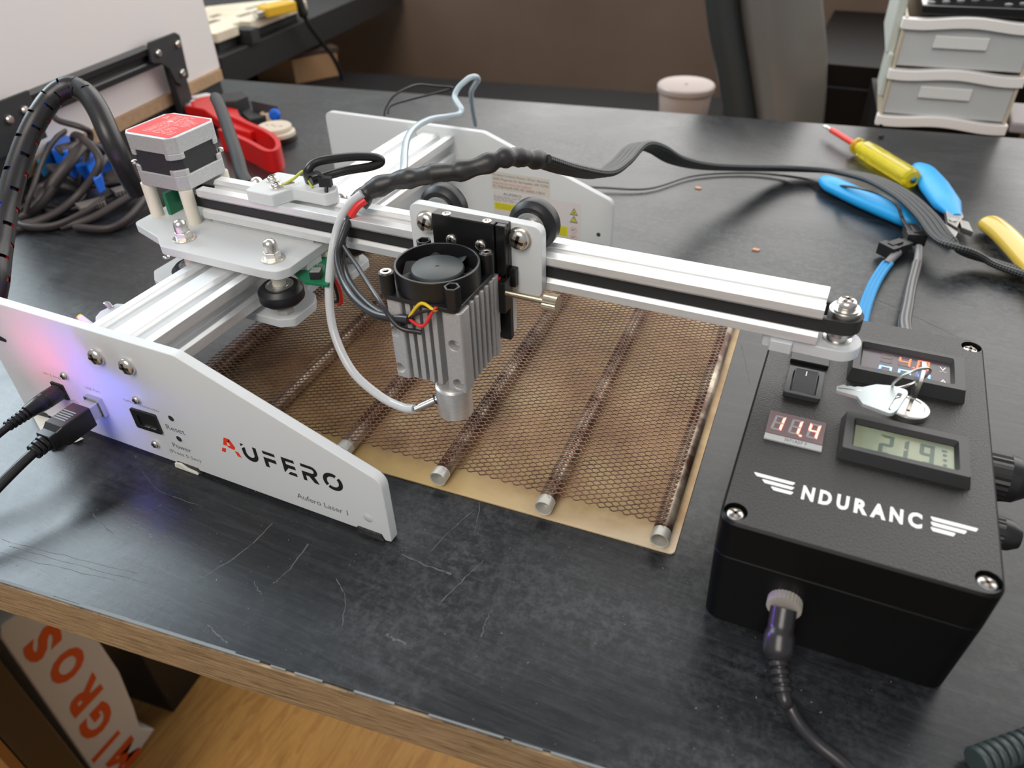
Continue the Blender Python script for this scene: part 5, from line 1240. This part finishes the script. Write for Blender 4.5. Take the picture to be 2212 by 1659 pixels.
slab('handle', [(-485.3, 237.9, 24.0), (-479.8, 281.3, 24.0), (-448.6, 260.0, 24.0), (-449.9, 244.4, 24.0), (-417.8, 219.5, 24.0), (-414.9, 210.3, 24.0), (-446.4, 230.1, 24.0), (-462.7, 223.8, 24.0)], 16, 30, BLUEC, cl)
slab('pad', [(-515.0, 232.1, 22.0), (-530.3, 253.0, 22.0), (-519.4, 257.1, 22.0), (-497.9, 222.4, 22.0)], 14, 26, CYANP, cl)
m = MB(); c = Vector((-443.5, 255.6, 8.0)); m.lathe([(11, 0), (12, 1), (12, 5), (9, 6), (5, 5.5), (4, 3), (.01, 3)], (c.x, c.y, 0), (0, 0, 1), 32); solo('round_lid', m, BLK, 'round black plastic lid beside the cable heap', 'lid', (c.x, c.y, 0), 35)
# red wire stripper
st = thing('wire_stripper', 'red handled wire stripper lying behind the stepper motor', 'wire stripper', (-459.7, 414.5, 0.0))
LP = [(-448.5, 405.4, 10.0), (-412.5, 391.9, 10.0), (-382.5, 380.5, 10.0), (-359.0, 367.7, 10.0), (-342.9, 353.1, 10.0), (-337.0, 340.3, 10.0), (-345.2, 337.2, 10.0), (-373.3, 349.2, 10.0), (-402.1, 359.5, 10.0), (-426.2, 366.9, 10.0)]
m = MB(); m.ribbon(spline(LP, 6), 10, 2.2, (0, 0, 1)); part('handle_loop', m, REDP, st, 50)
slab('body_plate', [(-527.1, 421.3, 14.0), (-533.3, 450.2, 14.0), (-524.5, 464.1, 14.0), (-508.6, 455.5, 14.0), (-486.9, 435.8, 14.0), (-461.5, 431.8, 14.0), (-446.9, 417.9, 14.0), (-398.3, 390.5, 14.0), (-399.9, 378.6, 14.0), (-427.1, 382.8, 14.0), (-458.9, 397.9, 14.0), (-497.2, 418.8, 14.0)], 6, 16, REDP, st)
for px in ((-516.1, 452.8, 16.0), (-525.0, 425.3, 16.0), (-438.3, 405.1, 16.0)):
    m = MB(); c = Vector(px); m.lathe([(3.2, 0), (3.0, 1.0), (1.5, 1.6), (.01, 1.7)], c, (0, 0, 1), 14); part('rivet', m, STEEL, st, 40)
slab('jaw', [(-503.3, 450.4, 16.0), (-486.9, 472.2, 16.0), (-469.2, 459.1, 16.0), (-469.4, 438.6, 16.0), (-481.7, 430.9, 16.0)], 8, 22, BLKM, st)
bl = thing('black_bracket', 'black sheet metal bracket beyond the red wire stripper', 'bracket', (-462.0, 461.7, 0.0))
slab('plate', [(-503.0, 476.4, 4.0), (-484.2, 477.9, 4.0), (-443.4, 471.9, 4.0), (-439.1, 463.4, 4.0), (-434.4, 439.2, 4.0), (-443.7, 426.4, 4.0), (-472.2, 444.8, 4.0)], .1, 9, BLKM, bl)
m = MB(); a = Vector((-460.7, 453.7, 14.0)); b = Vector((-421.4, 448.0, 14.0)); m.ribbon([a, b], 5, .8, (0, 0, 1)); part('flange', m, mat('dull_black_steel', (.05, .05, .055), .45), bl, 0, .2)
m = MB(); c = Vector((-421.8, 443.2, 12.0)); m.lathe([(5, 0), (6, 2), (6, 7), (4, 9), (.01, 9)], c, (.6, -.8, .1), 20); solo('blue_bead', m, BLUEC, 'small blue bead on the black bracket', 'bead', (c.x, c.y, 8), 40)
m = MB(); c = Vector((-439.6, 450.2, 0.0)); m.lathe([(9, 0), (9.5, 3), (8, 8), (6, 10), (3, 10), (3, 7), (.01, 7)], (c.x, c.y, 0), (0, 0, 1), 24); solo('wooden_bead', m, WOODL, 'small turned wooden bead near the red wire stripper', 'bead', (c.x, c.y, 0), 35)
DK = mat('engraved_disc', (.62, .55, .45), .6)
for px, z, lab, mt in (((-391.3, 410.2, 0.0), 0, 'lowest dark brown disc of the little stack', mat('dark_disc', (.06, .04, .03), .6)), ((-385.6, 402.5, 7.0), 7.2, 'engraved pale wooden disc in the middle of the little stack', DK), ((-390.6, 404.2, 11.0), 11.4, 'engraved pale wooden disc on top of the little stack', DK)):
    c = Vector((px[0], px[1], z)); t = thing('wooden_disc', lab, 'wooden disc', c, 'little stack of wooden discs')
    m = MB(); m.lathe([(16.5, 0), (17, .5), (17, 3.6), (16.5, 4.1)], c, (0, 0, 1), 36); part('disc', m, mt, t, 35)
    if mt is DK:
        m = MB()
        for k in range(4): m.obox(c + Vector((-8 + 5.2 * k, (k % 2) * 2 - 1, 4.14)), (1.6, .5, 0), (-.3, 1.0, 0), (0, 0, .04))
        part('engraving', m, mat('burn_brown', (.28, .22, .17), .7) if 'burn_brown' not in bpy.data.materials else bpy.data.materials['burn_brown'], t, 0)
m = MB(); c = Vector((-580.0, 457.0, 0.0)); m.lathe([(6, 0), (9, 2), (9, 16), (5, 20), (.01, 20)], (c.x, c.y, 0), (0, 0, 1), 20); solo('orange_cap', m, mat('orange_plastic', (.72, .28, .02), .45), 'small orange cap at the foot of the white board', 'cap', (c.x, c.y, 0), 40)
m = MB(); c = Vector((-562.9, 449.0, 0.0)); m.sphere(c + Vector((0, 0, 7)), 7, 16, 10); solo('white_ball', m, WHITEP, 'small glossy white ball beside the orange cap', 'ball', (c.x, c.y, 0), 60)
a = Vector((-536.2, 455.2, 0.0)); t = thing('white_clip', 'white plastic clip with a black fork mark behind the motor', 'clip', a)
m = MB(); m.prism(rnd([(a.x - 20, a.y - 14), (a.x + 18, a.y - 20), (a.x + 22, a.y + 6), (a.x - 4, a.y + 16)], 6, 4), .1, 15); part('body', m, WHITEP, t, 30, 1.5)
m = MB(); m.obox((a.x + 2, a.y - 8, 15.2), (7, 2, 0), (-.2, 1, 0), (0, 0, .15)); m.obox((a.x + 8, a.y - 3, 15.2), (2, 4, 0), (-1, .3, 0), (0, 0, .15)); part('mark', m, INK, t, 0)

# ================================================================== white board with black frame
wb = thing('white_board', 'white laminated board with bare fibreboard edge standing at the left', 'board', (-567.8, 390.2, 0.0))
bc0 = Vector((-559.8, 519.4, 27.0)); bd = (Vector((-518.8, 271.0, 27.0)) - bc0).normalized(); bn = Vector((bd.y, -bd.x, 0)); bn = bn if bn.x < 0 else -bn
def WB(p): return Vector((bc0.x, bc0.y, 0)) + bd * p[0] + bn * p[1] + Vector((0, 0, p[2]))
m = MB(WB); m.box(-4, 340, 4.0, 16, 26.9, 300); part('panel', m, mat('white_laminate', (.80, .745, .725), .45), wb, 0, .3)
m = MB(WB); m.box(-4.6, -4.0, 4.2, 15.8, 27, 300); part('edge_band', m, mat('yellowed_edge', (.55, .42, .22), .5), wb, 0)
m = MB(WB); m.box(-.2, 342, 0, 300, 14.6, 26.8); part('base_board', m, MDF, wb, 0, .3, label='bare fibreboard base strip')
m = MB(WB); m.box(3, 338, 3, 290, .1, 14.6); part('base_gap_fill', m, BLKM, wb, 0)  # black slab added in place of the dark gap below the base board
fr = thing('black_rail_frame', 'black aluminium rail with screwed corner bracket along the white board', 'frame', WB((150, -5, 0)))
m = MB(WB); m.prism([(-11 + a_ * .72, 60 + b_ * .95) for a_, b_ in extrusion(20, 20, [10], [10], 5)], 112, 352, 'yz'); part('rail', m, ANOD, fr, 20, .3)
br = [(74, 80.5), (79.5, 84.5), (124, 84.5), (128.5, 66), (114.5, 62.4), (105, 55), (100, 39.5), (92.5, 34.0), (77.6, 39.5)]
m = MB(WB); m.prism(rnd(br, [2, 3, 3, 3, 5, 5, 2, 2, 2], 3), -14, -11.2, 'xz'); bk2 = part('corner_bracket', m, BLKM, fr, 30, .4)
for x, z in ((115, 72.4), (81.6, 73.5), (87, 46)):
    m = MB(WB); m.lathe([(3.6, 0), (3.6, 1.6), (2.6, 2.8), (.01, 3.0)], (x, -14, z), (0, -1, 0), 18); part('bracket_screw', m, NICKEL, bk2, 40)
m = MB(WB); m.box(284, 352, -14, -11.2, 44, 84); bk3 = part('corner_bracket', m, BLKM, fr, 0, .4)
for x, z in ((314, 69), (296, 71)):
    m = MB(WB); m.lathe([(3.6, 0), (3.6, 1.6), (2.6, 2.8), (.01, 3.0)], (x, -14, z), (0, -1, 0), 18); part('bracket_screw', m, NICKEL, bk3, 40)
for x in (78, 322):
    m = MB(WB); m.box(x, x + 22, -11.1, -2.5, .1, 62); part('rail_post', m, BLKM, fr, 0, 1)

# ================================================================== beyond the desk
d2 = thing('return_desk', 'second black desk running back at the left behind the white board', 'desk', (-1000, 1000, -740))
DE = [Vector((-682.1, 641.8, 0.0)), Vector((-726.1, 1006.7, 0.0))]
dd = (DE[1] - DE[0]).normalized(); dn = Vector((-dd.y, dd.x, 0))
def RD(p): return Vector((DE[0].x, DE[0].y, 0)) + dd * p[0] + dn * p[1] + Vector((0, 0, p[2]))
m = MB(RD); m.box(2, 590, 0, 700, -42, 0); part('desk_top', m, mat('black_satin', (.022, .022, .023), .4), d2, 0, .6)
for a_, b_ in ((550, 300), (40, 300)):
    m = MB(RD); m.box(a_, a_ + 36, b_, 640, -740, -42); part('leg_panel', m, BLKM, d2, 0)
pb = thing('plywood_sheet', 'pale plywood sheet with cut-outs on the second desk', 'board', RD((150, 60, 0)))
m = MB(RD); m.prism(rnd([(20, 12), (70, 10), (72, 24), (95, 24), (97, 8), (205, 4), (246, 2), (258, 12), (250, 60), (180, 140), (20, 200)], 3, 3), 14, 26)
part('panel', m, speckled('pale_ply', (.62, .52, .38), (.72, .64, .50), 20, .6), pb, 0, .6)
for q in ([(120, 40), (150, 36), (152, 46), (122, 50)], [(60, 60), (95, 56), (96, 68), (62, 72)], [(170, 60), (215, 52), (216, 60), (172, 68)], [(110, 80), (130, 78), (131, 88), (111, 90)]):
    m = MB(RD); m.prism(q, 26, 26.3); part('cut_out', m, bpy.data.materials.get('cut_dark') or mat('cut_dark', (.16, .13, .09), .7), pb, 0)
m = MB(RD); m.box(30, 240, 20, 120, 0.1, 14); part('spacer', m, BLKM, pb, 0)
m = MB(RD); m.box(74, 94, -6, 22, .1, 20); solo('black_block', m, BLKM, 'small black block at the notch of the plywood sheet', 'block', RD((84, 8, 0)), 0, 1)
yp = thing('yellow_tool', 'yellow plastic tool lying on the plywood sheet', 'tool', RD((190, 60, 26)))
q0 = (-702.3, 767.3, 34.0); q1 = (-688.4, 819.3, 34.0); a, d, s_, u_, L = frame_of(q0, q1)
m = MB(); m.obox(a + d * L / 2 + Vector((0, 0, -1)), d * (L / 2), s_ * 13, Vector((0, 0, 1)) * 7.0); part('body', m, mat('mustard_plastic', (.72, .42, .02), .4), yp, 0, 2)
m = MB(); m.obox(a - d * 5 + Vector((0, 0, -3)), d * 8, s_ * 7, Vector((0, 0, 1)) * 4.5); part('tip', m, STEEL, yp, 0, 1)
m = MB(RD); m.lathe([(10, 0), (48, 3), (58, 22), (54, 46), (36, 60), (.01, 64)], (90, 190, 26.3), (0, 0, 1), 32); solo('dark_pouch', m, speckled('dark_teal_fabric', (.02, .03, .032), (.05, .06, .062), 30, .7), 'dark rounded pouch at the far end of the plywood sheet', 'pouch', RD((90, 190, 26.3)), 60)
m = MB(); cab = [(-690.0, 835.1, 69.1), (-688.0, 836.9, 34.1), (-684.0, 843.3, 4.8), (-682.0, 863.0, -24.4), (-680.0, 888.2, -58.4), (-680.0, 902.5, -91.6), (-680.0, 904.4, -118.8), (-680.0, 900.1, -149.0), (-672, 742, -420), (-672, 735, -739)]
m.tube(spline(cab, 8), [7.5] * 14 + [3.6] * 59, 14); solo('hanging_cable', m, BLK, 'black mains cable hanging down from the second desk', 'cable', (-672, 735, -739), 60)
m = MB(); wl_ = [(-204.3, 330.0, 68.4), (-205.0, 335.0, 73.5), (-203.3, 345.0, 79.6), (-198.9, 360.0, 82.4), (-195.0, 372.0, 82.2), (-187.4, 385.0, 78.3), (-177.9, 398.0, 74.2), (-188.0, 385.0, 72.2), (-202.0, 370.0, 70.4), (-211.4, 352.0, 69.3), (-210.9, 345.0, 64.7)]
m.tube(spline(wl_, 6), .9, 8); solo('thin_wire_loop', m, BLKW, 'thin black wire loop sticking up behind the rear plate', 'wire', (-180, 340, 60), 60)
m = MB(); cab = [(-560.3, 1290.0, 12.0), (-564.3, 1290.0, -36.7), (-580.4, 1290.0, -123.4), (-596.6, 1290.0, -170.1), (-621.3, 1290.0, -219.6), (-653.8, 1290.0, -282.5), (-650, 1280, -500), (-660, 1270, -739)]
m.tube(spline(cab, 8), 4.2, 10); solo('wall_cable', m, BLKM, 'thin dark cable running down the brown wall', 'cable', (-660, 1270, -739), 60)
cb2 = thing('low_cabinet', 'low black cabinet against the wall behind the desk', 'cabinet', (-450, 980, -740))
m = MB(lambda p: D(*p)); m.box(-760, 60, 862, 1010, -740, -102); part('body', m, mat('matte_black_board', (.008, .007, .007), .6, spec=.12), cb2, 0, 1)
m = MB(lambda p: D(*p)); m.box(-765, 65, 856, 1016, -102, -96); part('top', m, bpy.data.materials['matte_black_board'], cb2, 0, .6)
kx = thing('cardboard_box', 'brown cardboard box with dark lid behind the far edge of the desk', 'box', (-775, 930, -96))
m = MB(); a = Vector((-736.7, 850.9, -96.0)); b = Vector((-808.8, 842.7, -96.0)); 
m.prism([(a.x, a.y), (a.x + 40, a.y + 70), (a.x - 75, a.y + 130), (b.x - 60, b.y + 60), (b.x, b.y)], -95.9, -58); part('body', m, mat('cardboard', (.34, .19, .09), .8), kx, 0, .5)
m = MB(); m.prism([(a.x - 14, a.y - 6), (a.x + 44, a.y + 72), (a.x - 75, a.y + 136), (b.x - 66, b.y + 62), (b.x - 12, b.y - 8)], -58, -50); part('lid', m, mat('dark_brown_card', (.055, .028, .02), .7), kx, 0, .5)
tub = thing('plastic_tub', 'round white plastic tub with lid behind the far edge of the desk', 'tub', (-91.4, 905.0, -81.7))
c = Vector((-93.6, 912.0, -66.6)); c.z = -101
m = MB(); m.lathe([(30, .2), (34, 4), (37, 36), (36, 38)], c + Vector((0, 0, 5)), (0, 0, 1), 40); part('body', m, mat('tub_shaded_white', (.36, .28, .24), .4), tub, 40)  # white plastic; the brownish shade it stands in is put into the colour
m = MB(); m.lathe([(39.5, 0), (40, 1), (40, 7), (38, 9), (34, 8), (.01, 8)], c + Vector((0, 0, 41)), (0, 0, 1), 40); part('lid', m, mat('lid_shaded_white', (.44, .37, .34), .35), tub, 35)  # lid colour dimmed for the same shade
m = MB(); m.cyl(c + Vector((0, 0, 49)), c + Vector((0, 0, 49.4)), 2.5, n=12); part('lid_hole', m, mat('hole_brown', (.2, .12, .1), .7), tub, 0)
# chair back
ch = thing('chair', 'grey upholstered chair back with dark side trim behind the desk', 'chair', (20, 830, -740))
def CH(s_, t): # s across 0..1, t height
    return s_
L0 = [(-24.7, 800.0, 97.9), (-10.8, 800.0, 49.8), (6.0, 800.0, -0.9), (22.3, 800.0, -51.9), (34.0, 800.0, -94.4)]
R0 = [(64.4, 800.0, 101.8), (79.1, 800.0, 55.7), (89.0, 800.0, 21.8), (97.4, 800.0, -24.4), (105.1, 800.0, -85.0)]
m = MB(); nS = 12; rows = []
LS, RS = spline(L0, 5), spline(R0, 5)
for l, r in zip(LS, RS):
    rows.append([l.lerp(r, i / nS) + Vector((0, -26 * math.sin(math.pi * (i / nS) ** .8), 0)) for i in range(nS + 1)])
vs = [p for r in rows for p in r]; bk_ = [p + Vector((0, 45 if 0 < i % (nS + 1) < nS else 20, 0)) for i, p in enumerate(vs)]; K = len(vs); w1 = nS + 1; fs = []
for j in range(len(rows) - 1):
    for i in range(nS):
        a_ = j * w1 + i; fs += [(a_, a_ + 1, a_ + w1 + 1, a_ + w1), (K + a_, K + a_ + w1, K + a_ + w1 + 1, K + a_ + 1)]
    fs += [(j * w1, j * w1 + w1, K + j * w1 + w1, K + j * w1), (j * w1 + nS, K + j * w1 + nS, K + j * w1 + w1 + nS, j * w1 + w1 + nS)]
fs += [(i, K + i, K + i + 1, i + 1) for i in range(nS)] + [((len(rows) - 1) * w1 + i, (len(rows) - 1) * w1 + i + 1, K + (len(rows) - 1) * w1 + i + 1, K + (len(rows) - 1) * w1 + i) for i in range(nS)]
m.add(vs + bk_, fs); part('backrest', m, mat('grey_vinyl', (.14, .13, .12), .27), ch, 40)
m = MB(); sp = spline([(-42.5, 800.0, 97.1), (-29.6, 800.0, 48.6), (-12.0, 800.0, -2.5), (4.4, 800.0, -53.9), (15.8, 800.0, -96.8)], 6); m.tube(sp, 21, 20, flat=(1, .9)); part('side_trim', m, mat('dark_trim', (.026, .030, .030), .45), ch, 50)
m = MB(); b_ = Vector((67.4, 800.0, -90.0)); m.tube([(b_.x - 30, 812, b_.z + 20), (b_.x - 30, 812, -420), (b_.x - 30, 810, -690)], 14, 14); m.box(b_.x - 90, b_.x - 10, 770, 840, -740, -690); part('stand', m, BLKM, ch, 50)
# dark cabinet and drawer tower at the right
sc2 = thing('side_cabinet', 'black cabinet with recessed door beside the drawer tower', 'cabinet', (150, 950, -740))
cx0, cx1, cz = (55.9, 950.0, -22.8)[0], 330, (113.7, 950.0, -19.2)[2]
m = MB(); m.box(cx0, cx1, 950, 1290, -740, cz); part('body', m, mat('black_brown_board', (.007, .0055, .005), .5, spec=.12), sc2, 0, .6)
m = MB(); m.box(cx0 + 6, cx1 - 6, 946, 950, -700, cz - 30); dr_ = part('door', m, bpy.data.materials['black_brown_board'], sc2, 0, .5)
m = MB(); m.box(cx0 + 30, cx0 + 100, 944, 946, cz - 28, cz - 26.8); part('door_handle', m, GREYP, dr_, 0)
lw = thing('low_stand', 'dark stand behind the desk under the white drawer tower', 'stand', (205, 730, -740))
m = MB(lambda p: D(*p)); m.box(238, 356, 652, 820, -740, -4); part('body', m, bpy.data.materials['black_brown_board'], lw, 0, .6)
tw = thing('drawer_tower', 'white plastic drawer tower with translucent drawers behind the screwdriver', 'drawers', (207, 720, -4))
TXA, TXB, TYF = 159.0, 273.0, 678.0
ta = math.radians(4); 
def TW(p): x, y = p[0] - 153, p[1] - TYF; return (153 + x * math.cos(ta) - y * math.sin(ta), TYF + x * math.sin(ta) + y * math.cos(ta), p[2])
FROST = mat('frosted_plastic', (.74, .76, .76), .35, alpha=.55)
RAILW = mat('tower_white', (.86, .82, .79), .4)
def rail(z0, z1):
    m = MB(TW); A_ = []; B_ = []
    n = 24
    for i in range(n + 1):
        s_ = i / n; x = TXA - 2 + (TXB - TXA + 4) * s_; w_ = 1.8 * math.cos((s_ - .5) * 2 * math.pi * 1.25)
        A_.append((x, TYF - 3 - 2 * math.cos((s_ - .5) * math.pi), z0 + w_)); B_.append((x, TYF - 3 - 2 * math.cos((s_ - .5) * math.pi), z1 + w_))
    vs = A_ + B_ + [(x, TYF + 8, z) for x, y, z in A_] + [(x, TYF + 8, z) for x, y, z in B_]; k = n + 1
    fs = [(i, i + 1, k + i + 1, k + i) for i in range(n)] + [(k + i, k + i + 1, 3 * k + i + 1, 3 * k + i) for i in range(n)] + [(i + 1, i, 2 * k + i, 2 * k + i + 1) for i in range(n)] + [(2 * k + i + 1, 2 * k + i, 3 * k + i, 3 * k + i + 1) for i in range(n)] + [(0, k, 3 * k, 2 * k), (n, 2 * k + n, 3 * k + n, k + n)]
    m.add(vs, fs); part('rail', m, RAILW, tw, 40, .5)
for z0, z1 in ((-4, 5.5), (41, 50), (87, 96)): rail(z0, z1)
for k in range(2):
    zb = 6 + 46 * k
    m = MB(TW); m.box(TXA + 3, TXB - 3, TYF + 1, TYF + 5, zb, zb + 36); dw = part('drawer', m, FROST, tw, 0, 1)
    m = MB(TW); m.box(TXA + 30, TXA + 76, TYF - 2.2, TYF + .9, zb + 18, zb + 29); part('label_holder', m, mat('holder_grey', (.72, .72, .70), .5) if k == 0 else bpy.data.materials['holder_grey'], dw, 0, .8)
    m = MB(TW)
    for j in range(6):
        x = TXA + 20 + 14 * j; m.sphere((x, TYF + 20, zb + 9 + random.uniform(0, 6)), random.uniform(6, 10), 10, 6, (1, 1, random.uniform(.6, 1.3)))
    part('drawer_contents', m, mat('mixed_parts', (.22, .22, .24), .6) if k == 0 else bpy.data.materials['mixed_parts'], dw, 40, kind='stuff')
m = MB(TW); m.box(TXA, TXA + 3, TYF, TYF + 150, -3, 96); part('side_panel', m, mat('cream_side', (.55, .47, .36), .45), tw, 0, .5)
m = MB(TW); m.box(TXB - 3, TXB, TYF, TYF + 150, -3, 96); part('side_panel', m, bpy.data.materials['cream_side'], tw, 0, .5)
m = MB(TW); m.box(TXA + 3, TXB - 3, TYF + 140, TYF + 150, -3, 96); part('back_panel', m, bpy.data.materials['cream_side'], tw, 0, .5)
m = MB(TW); m.box(TXA - 9, TXA - .2, TYF + 10, TYF + 140, 60, 112); m.box(TXA - 6, TXA - .2, TYF + 4, TYF + 60, 20, 62); part('side_handle', m, mat('pale_side', (.50, .52, .47), .45), tw, 0, 2)
bt = thing('black_tray', 'black tray with pale scraps on top of the drawer tower', 'tray', TW((210, 740, 97)))
m = MB(TW); m.box(TXA + 12, TXB + 40, TYF + 2, TYF + 150, 98.0, 106); part('base', m, BLKG, bt, 0, 1)
m = MB(TW); m.box(TXA + 30, TXB + 40, TYF + 90, TYF + 150, 106, 200); part('body', m, BLKM, bt, 0, 1)
for k in range(7):
    m = MB(TW); m.sphere((TXA + 20 + 13 * k, TYF + 14 + (k * 37 % 30), 106.4), 2.4, 8, 5, (1.5, 1, .4)); part('scrap', m, mat('scrap_grey', (.3, .3, .3), .7) if k == 0 else bpy.data.materials['scrap_grey'], bt, 0)
gb = Vector((285.3, 690.0, 0.0)); m = MB(); m.box(gb.x - 8, gb.x + 80, 690, 760, -4, gb.z + 6); solo('grey_container', m, mat('grey_container', (.30, .27, .28), .5), 'grey plastic container beside the drawer tower', 'container', (gb.x + 30, 720, -4), 0, 2)

# ================================================================== under the desk
bag = thing('shopping_bag', 'white paper bag with orange MIGROS lettering under the desk', 'bag', (-560, 40, -740))
BX = -540.0
oc = [(-540.0, 4.9, -405.9), (-540.0, -1.9, -673.9), (-540.0, -4.9, -771.7), (-540.0, 17.7, -751.8), (-540.0, 32.7, -740.8), (-540.0, 63.7, -730.2), (-540.0, 82.7, -726.4), (-540.0, 68.2, -698.7), (-540.0, 75.1, -658.6), (-540.0, 82.7, -585.2), (-540.0, 81.2, -508.8), (-540.0, 85.6, -472.4), (-540.0, 65.4, -420.7), (-540.0, 31.2, -397.1), (-540.0, 10.6, -394.2)]
oc = [(p[1], max(p[2], -739)) for p in oc]
m = MB(); m.prism(oc, BX - 70, BX, 'yz'); part('bag_body', m, mat('bag_paper', (.78, .73, .66), .6), bag, 0, 2)
for chh, c0, w_ in (('S', (-540.0, 33.4, -454.7), 34), ('O', (-540.0, 40.6, -508.8), 42), ('R', (-540.0, 37.0, -566.5), 38), ('G', (-540.0, 32.0, -620.2), 42), ('I', (-540.0, 24.9, -668.3), 9), ('M', (-540.0, 34.0, -714.3), 44)):
    vs, fs = glyphs(chh, 'LEFT', .05); x0 = min(v[0] for v in vs); x1 = max(v[0] for v in vs); y0 = min(v[1] for v in vs); y1 = max(v[1] for v in vs)
    m = MB(); m.add([(BX + .4, c0[1] - ((v[1] - y0) / (y1 - y0) - .5) * 42, c0[2] + ((v[0] - x0) / (x1 - x0) - .5) * w_) for v in vs], fs)
    part('bag_letter', m, bpy.data.materials.get('bag_orange') or mat('bag_orange', (.78, .10, .01), .5), bag, 0)
pc = thing('black_case', 'black box standing on the floor under the desk', 'case', (-600, 160, -740))
pa = (-543.0, 114.7, -739.5); pb_ = (-596.7, 102.1, -739.5)
m = MB(); m.prism([(pa[0], pa[1]), (pa[0] - 30, pa[1] + 330), (pb_[0] - 220, pb_[1] + 300), (pb_[0] - 190, pb_[1] - 15)], -739.9, -300); part('shell', m, mat('case_black', (.006, .005, .005), .5), pc, 0, 2)
lg = thing('desk_pedestal', 'dark bronze pedestal panel beside the paper bag', 'pedestal', (-420, -40, -740))
m = MB(); x0_ = -420; y1_ = (-420.0, -35.6, -505.2)[1]; y0_ = (-420.0, -71.8, -435.1)[1]
m.prism(rnd([(x0_, y0_), (x0_, y1_), (x0_ - 260, y1_ + 26), (x0_ - 260, y0_ + 26)], 4), -739.9, -24.9); part('panel', m, mat('bronze_brown', (.035, .022, .012), .35, .3), lg, 30, 1)
m = MB(); m.prism([(x0_ + .4, y0_ - 9), (x0_ + .4, y0_), (x0_ - 200, y0_ + 20), (x0_ - 200, y0_ + 11)], -739.9, -25); part('edge_trim', m, mat('copper_trim', (.22, .10, .03), .35, .3), lg, 0, .5)
